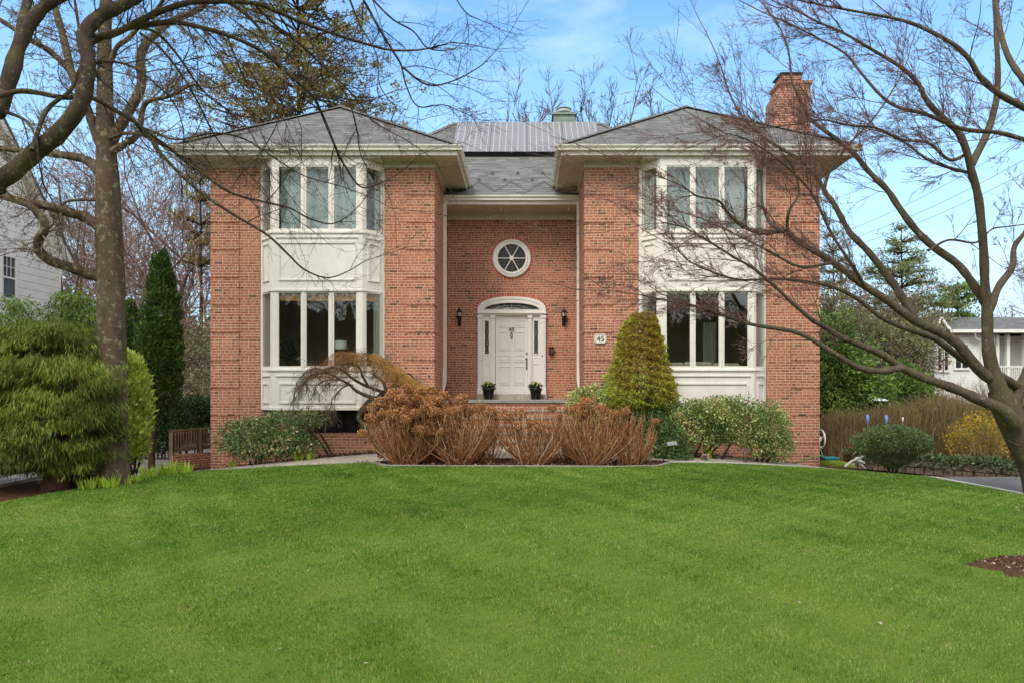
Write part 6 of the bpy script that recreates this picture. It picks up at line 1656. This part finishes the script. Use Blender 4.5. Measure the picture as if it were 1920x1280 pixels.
MB().box(XL+.004, XL+.02, wy0+.04, wy1-.04, wz0+.07, wz1-.05).build('pane', M['sash_dark'], wf)
w_ = MB(); zm = (wz0+wz1)/2; w_.box(XL+.021, XL+.045, wy0+.04, wy1-.04, zm-.03, zm+.03)
for k in (1, 2): yy_ = wy0+.04+(wy1-wy0-.08)*k/3; w_.box(XL+.0205, XL+.035, yy_-.01, yy_+.01, zm+.03, wz1-.05)
zz = zm+(wz1-zm)*.5; w_.box(XL+.0204, XL+.034, wy0+.04, wy1-.04, zz-.01, zz+.01)
w_.build('muntin', M['white'], wf)

# ------------------------------------------------------------------ white house on the right
D = 38.0; r_ = empty('white_house', (WX(1830, D), D, -2.4), 'white two storey neighbour house with grey roof and railed porch on the right', 'house')
M['stucco'] = m_lines('white siding', (.78, .78, .75), .16, .012, 1, .5, .8, .04, .6)
X2 = lambda px: WX(px, D); Z2 = lambda py: WZ(py, D)
w0, w1 = X2(1752), X2(1866)
MB().box(w0, w1, D, D+9, -2.6, Z2(620)).box(w1, X2(2100), D+2.0, D+9, -2.6, Z2(625)).build('wall', M['stucco'], r_)
MB().prism([(D-.4, Z2(621)), (D+4.2, Z2(590)+.28), (D+9.4, Z2(621))], 'x', X2(1768), X2(2110)).prism([(X2(1741), Z2(632)), (X2(1758), Z2(597)), (X2(1780), Z2(622)), (X2(1780), Z2(632))], 'y', D-.3, D+4).build('roof', M['shingle'], r_)
gb = MB(); gb.box(X2(1776), X2(2110), D-.55, D-.41, Z2(625), Z2(619)); gb.prism([(X2(1740), Z2(633)), (X2(1757), Z2(596)), (X2(1759), Z2(596)), (X2(1781), Z2(625)), (X2(1777), Z2(627)), (X2(1757), Z2(602)), (X2(1745), Z2(633))], 'y', D-.40, D-.301)
gb.tube([(X2(1818), D-.45, Z2(625)), (X2(1822), D-.3, Z2(634)), (X2(1836), D-.2, Z2(640)), (X2(1838), D-.15, Z2(720))], .06, 6)
gb.build('gutter', M['white'], r_)
for (a, b, c, d) in ((1756, 1766, 650, 695), (1768, 1778, 650, 695), (1789, 1815, 645, 691)):
    f_ = MB(); f_.ring([(X2(a)+.05, Z2(d)+.05), (X2(b)-.05, Z2(d)+.05), (X2(b)-.05, Z2(c)-.05), (X2(a)+.05, Z2(c)-.05)], [(X2(a)-.06, Z2(d)-.06), (X2(b)+.06, Z2(d)-.06), (X2(b)+.06, Z2(c)+.06), (X2(a)-.06, Z2(c)+.06)], 'y', D-.08, D-.001)
    if b-a > 20: f_.box(X2((a+b)/2)-.03, X2((a+b)/2)+.03, D-.07, D-.03, Z2(d)+.05, Z2(c)-.05).box(X2(a)+.05, X2(b)-.05, D-.068, D-.03, Z2((c+d)/2)-.03, Z2((c+d)/2)+.03)
    f_ = f_.build('window', M['white'], r_); MB().box(X2(a)+.05, X2(b)-.05, D-.03, D-.004, Z2(d)+.05, Z2(c)-.05).build('pane', M['sash_dark'], f_)
for px in (1868, 1888, 1920, 1960): MB().box(X2(px), X2(px+6), D+.0, D+.2, -2.6, Z2(626)).build('porch_column', M['white'], r_)
for (a, b) in ((1893, 1900), (1906, 1918)):
    D_ = D+2.0; f_ = MB().box(X2(a), X2(b), D_-.05, D_-.001, Z2(693), Z2(640)).build('window', M['white'], r_); MB().box(X2(a)+.04, X2(b)-.04, D_-.06, D_-.0501, Z2(690), Z2(642)).build('pane', M['sash_dark'], f_)
pb = MB(); pb.box(X2(1866), X2(2000), D+.0, D+2, Z2(722), Z2(716)).build('porch_floor', M['white'], r_)
rb = MB(); rb.box(X2(1866), X2(2000), D-.04, D+.0, Z2(688), Z2(685.5)).box(X2(1866), X2(2000), D-.04, D-.001, Z2(715), Z2(713))
for k in range(36): xx = X2(1868)+.12*k; rb.box(xx, xx+.045, D-.035, D-.005, Z2(713), Z2(688))
rb.build('porch_railing', M['white'], r_)
MB().box(X2(1722), w0-.01, D+1, D+7, -2.6, Z2(690)).build('wall', M['galv'], r_)
MB().prism([(X2(1718), Z2(692)), (X2(1722), Z2(634)), (X2(1752), Z2(628)), (X2(1752), Z2(692))], 'y', D+.9, D+7).build('roof', M['shingle'], r_)
r_ = empty('garden_shed', gloc(1668, 34), 'small outbuilding with grey roof and white corner seen between the right evergreens', 'shed')
D = 34.0; MB().box(WX(1640, D), WX(1682, D), D, D+3, -2.6, WZ(728, D)).build('wall', M['stucco'], r_)
MB().prism([(D-.3, WZ(732, D)), (D+1.6, WZ(700, D)), (D+3.3, WZ(732, D))], 'x', WX(1635, D), WX(1686, D)).build('roof', M['shingle'], r_)
# white parasol top
D = 26.0; x, y, z = W(1648, 749, D); r_ = empty('garden_parasol', (x, y, -2.2), 'open white garden parasol just visible above the bare hedge', 'parasol')
MB().lathe([(.34, 0), (.33, .02), (.2, .075), (.02, .10)], (x, y, z-.03), 10).build('canopy', M['plastic'], r_); MB().tube([(x, y, -2.3), (x, y, z)], .02, 6).build('pole', M['white'], r_)

# ------------------------------------------------------------------ bare hedge, forsythia, ivy wall on the right
def thicket(name, px0, px1, D, topf, n, label, mat, cat, r=.008, base=None, lean=.12, sub=2, dep=.6, group=None):
    root = empty(name, gloc((px0+px1)/2, D), label, cat, group); pl3, at = [], []; pl5 = []; at5 = []
    for k in range(n):
        px = R.uniform(px0, px1); d = D+R.uniform(-dep, dep); x = WX(px, D); zb_ = float(ground_z(x, d)) if base is None else base
        zt_ = WZ(topf(px), D)+R.gauss(0, .06); h = zt_-zb_; h *= R.uniform(.55, 1.03); lx_ = R.gauss(0, lean)
        pts = [(x+lx_*h*t*t+R.gauss(0, .02), d+R.gauss(0, .03), zb_+h*t) for t in (0, .3, .55, .8, 1)]
        pl5.append((pts, np.linspace(r, r*.35, 5).tolist())); c = min(1, max(0, R.gauss(.5, .24))); at5 += [c]*15
        for _ in range(sub):
            i = R.randint(1, 3); p = pts[i]; l = R.uniform(.12, .4)
            e_ = (p[0]+R.gauss(0, .13), p[1]+R.gauss(0, .1), p[2]+l); pl3.append(([p, ((p[0]+e_[0])/2+R.gauss(0, .02), p[1], (p[2]+e_[2])/2), e_], [r*.6, r*.5, r*.3])); at += [c]*9
    V, Fq = tube_arrays(pl5+pl3, 3); mesh_obj('twigs', V, Fq, mat, root, attr=at5+at); return root
rh = thicket('bare_hedge', 1536, 1915, 21.5, lambda px: np.interp(px, [1536, 1620, 1700, 1740, 1820, 1920], [775, 768, 752, 738, 745, 740]), 5200, 'tall bare hedge of upright brown twigs along the right boundary', M['stem_hdg'], 'hedge')
foliage('leaf_buds', [E(1620, 815, 90, 45, 21.5, .6), E(1760, 805, 90, 55, 21.5, .6), E(1880, 800, 60, 50, 21.5, .6)], 16000, .05, .025, M['lf_far'], rh, 'up', .3, 2, 7, .05, cl=1.5, amp=.3, base=.6)
rt = thicket('bare_shrub', 1770, 1930, 24, lambda px: 715+12*math.sin(px*.08), 700, 'thin pale bare shrub rising in front of the white house wall', M['stem_hdg'], 'shrub', .007, lean=.2, sub=4)
fo = thicket('forsythia', 1785, 1885, 20.0, lambda px: 775+abs(px-1838)*.5, 260, 'yellow flowering forsythia in front of the bare hedge on the right', M['stem_hdg'], 'shrub', .009, lean=.25, sub=3, dep=.5)
foliage('flowers', [E(1838, 815, 50, 42, 20.1, .6), E(1810, 830, 34, 30, 19.9, .4), E(1862, 835, 30, 28, 19.9, .4)], 3600, .05, .036, M['fl_for'], fo, 'up', .3, 3, 8, .3, cl=3, amp=.2)
fo = thicket('forsythia', 1895, 1960, 20.4, lambda px: 775, 150, 'second yellow forsythia at the right edge of the photo, behind the bare tree', M['stem_hdg'], 'shrub', .009, lean=.25, sub=3, dep=.5)
foliage('flowers', [E(1925, 805, 34, 36, 20.3, .6)], 2600, .05, .036, M['fl_for'], fo, 'up', .3, 3, 8, .3)
# low stone wall with ivy
g_ = empty('ivy_wall', gloc(1770, 18.0), 'low stone retaining wall overgrown with ivy beside the right driveway', 'wall')
M['rubble'] = m_plain('rubble stone', (.20, .15, .11), .95, .5, 5, .8, spec=.1)
iw = MB(); pA, pB = (WX(1600, 18.6), 18.6), (WX(1915, 15.6), 15.6)
def wp(t): return (pA[0]+(pB[0]-pA[0])*t, pA[1]+(pB[1]-pA[1])*t)
rn = random.Random(3)
for row in range(2):
    t = 0
    while t < 1:
        dt_ = rn.uniform(.035, .07); a, b = wp(t+.002), wp(min(1, t+dt_)-.002); z0 = -2.15+row*.17
        iw.obox(a, b, .26+rn.uniform(-.03, .03), z0, z0+.16); t += dt_
iw.build('stone_wall', M['rubble'], g_, bevel=.02)
MB().obox((pA[0], pA[1]+.35), (pB[0], pB[1]+.35), .5, -2.2, -1.80).build('earth_bank', M['earth'], g_)
n = 9000; t = NR.random(n); off = NR.normal(size=n)*.2
P = np.stack([pA[0]+(pB[0]-pA[0])*t+NR.normal(size=n)*.1, pA[1]+(pB[1]-pA[1])*t+.10+off, -1.80+.12*NR.random(n)+.08*noise3(np.stack([t*20, t*0, t*0], 1), 1.0, 3)-.25*(NR.random(n)**2)*(off < -.05)], -1)
leaves('ivy_leaf', P, sph(n)+np.array([0, -.5, .6]), NR.uniform(.04, .09, n), NR.uniform(.04, .07, n), M['ivy'], g_, NR.normal(.5, .25, n))
# two blue spindles and a white one standing in the hedge
M['blue'] = m_plain('blue fabric', (.20, .27, .50), .6, .25, 12)
for px, py, c, lab in ((1626.5, 785, 'blue', 'left of two narrow blue spindle ornaments on stakes at the hedge'), (1661.5, 786, 'blue', 'right of two narrow blue spindle ornaments on stakes at the hedge'), (1692.5, 786, 'plastic', 'tiny white spindle ornament right of the two blue ones at the hedge')):
    D = 20.6; x, y, z = W(px, py, D); s_ = .85 if c == 'blue' else .45
    r_ = empty('spindle_ornament', gloc(px, D), lab, 'ornament', 'spindle ornaments at the hedge')
    MB().lathe([(.01, .17*s_), (.05*s_, .14*s_), (.07*s_, .05*s_), (.05*s_, -.05*s_), (.03*s_, -.14*s_), (.01, -.18*s_)], (x, y, z), 10).build('spindle', M[c], r_, True)
    MB().tube([(x, y, gloc(px, D)[2]), (x, y, z-.17*s_)], .008, 5).build('stake', M['galv'], r_)
# utility pole and wires
D = 52; r_ = empty('utility_pole', gloc(1577, D), 'distant utility pole right of the brick house', 'utility pole')
x = WX(1577, D); MB().tube([(x, D, -2.5), (x, D, WZ(497, D))], [.16, .12], 8).box(x-.9, x+.9, D-.25, D-.13, WZ(512, D), WZ(508, D)).build('pole', M['trunk_dark'], r_)
for k, (y0, y1, y2) in enumerate(((445, 402, 240), (458, 420, 285), (470, 432, 312))):
    a, b = W(1530, y0+8, 30), W(1990, y2-25, 20); m_ = [a]
    for t in np.linspace(.06, 1, 16): m_.append((a[0]+(b[0]-a[0])*t, a[1]+(b[1]-a[1])*t, a[2]+(b[2]-a[2])*t-1.1*4*t*(1-t)*.35))
    o = MB().tube(m_, .007, 4).build('overhead_wire', M['black'], origin=a); tag(o, ['highest', 'middle', 'lowest'][k]+' of three thin overhead wires crossing the sky right of the house', 'wire', 'overhead wires')
# ------------------------------------------------------------------ lift everything so the lawn under the camera is z = 0
for o in C.objects:
    if o.parent is None and o is not cam and o.type != 'LIGHT':
        o.location.z += H
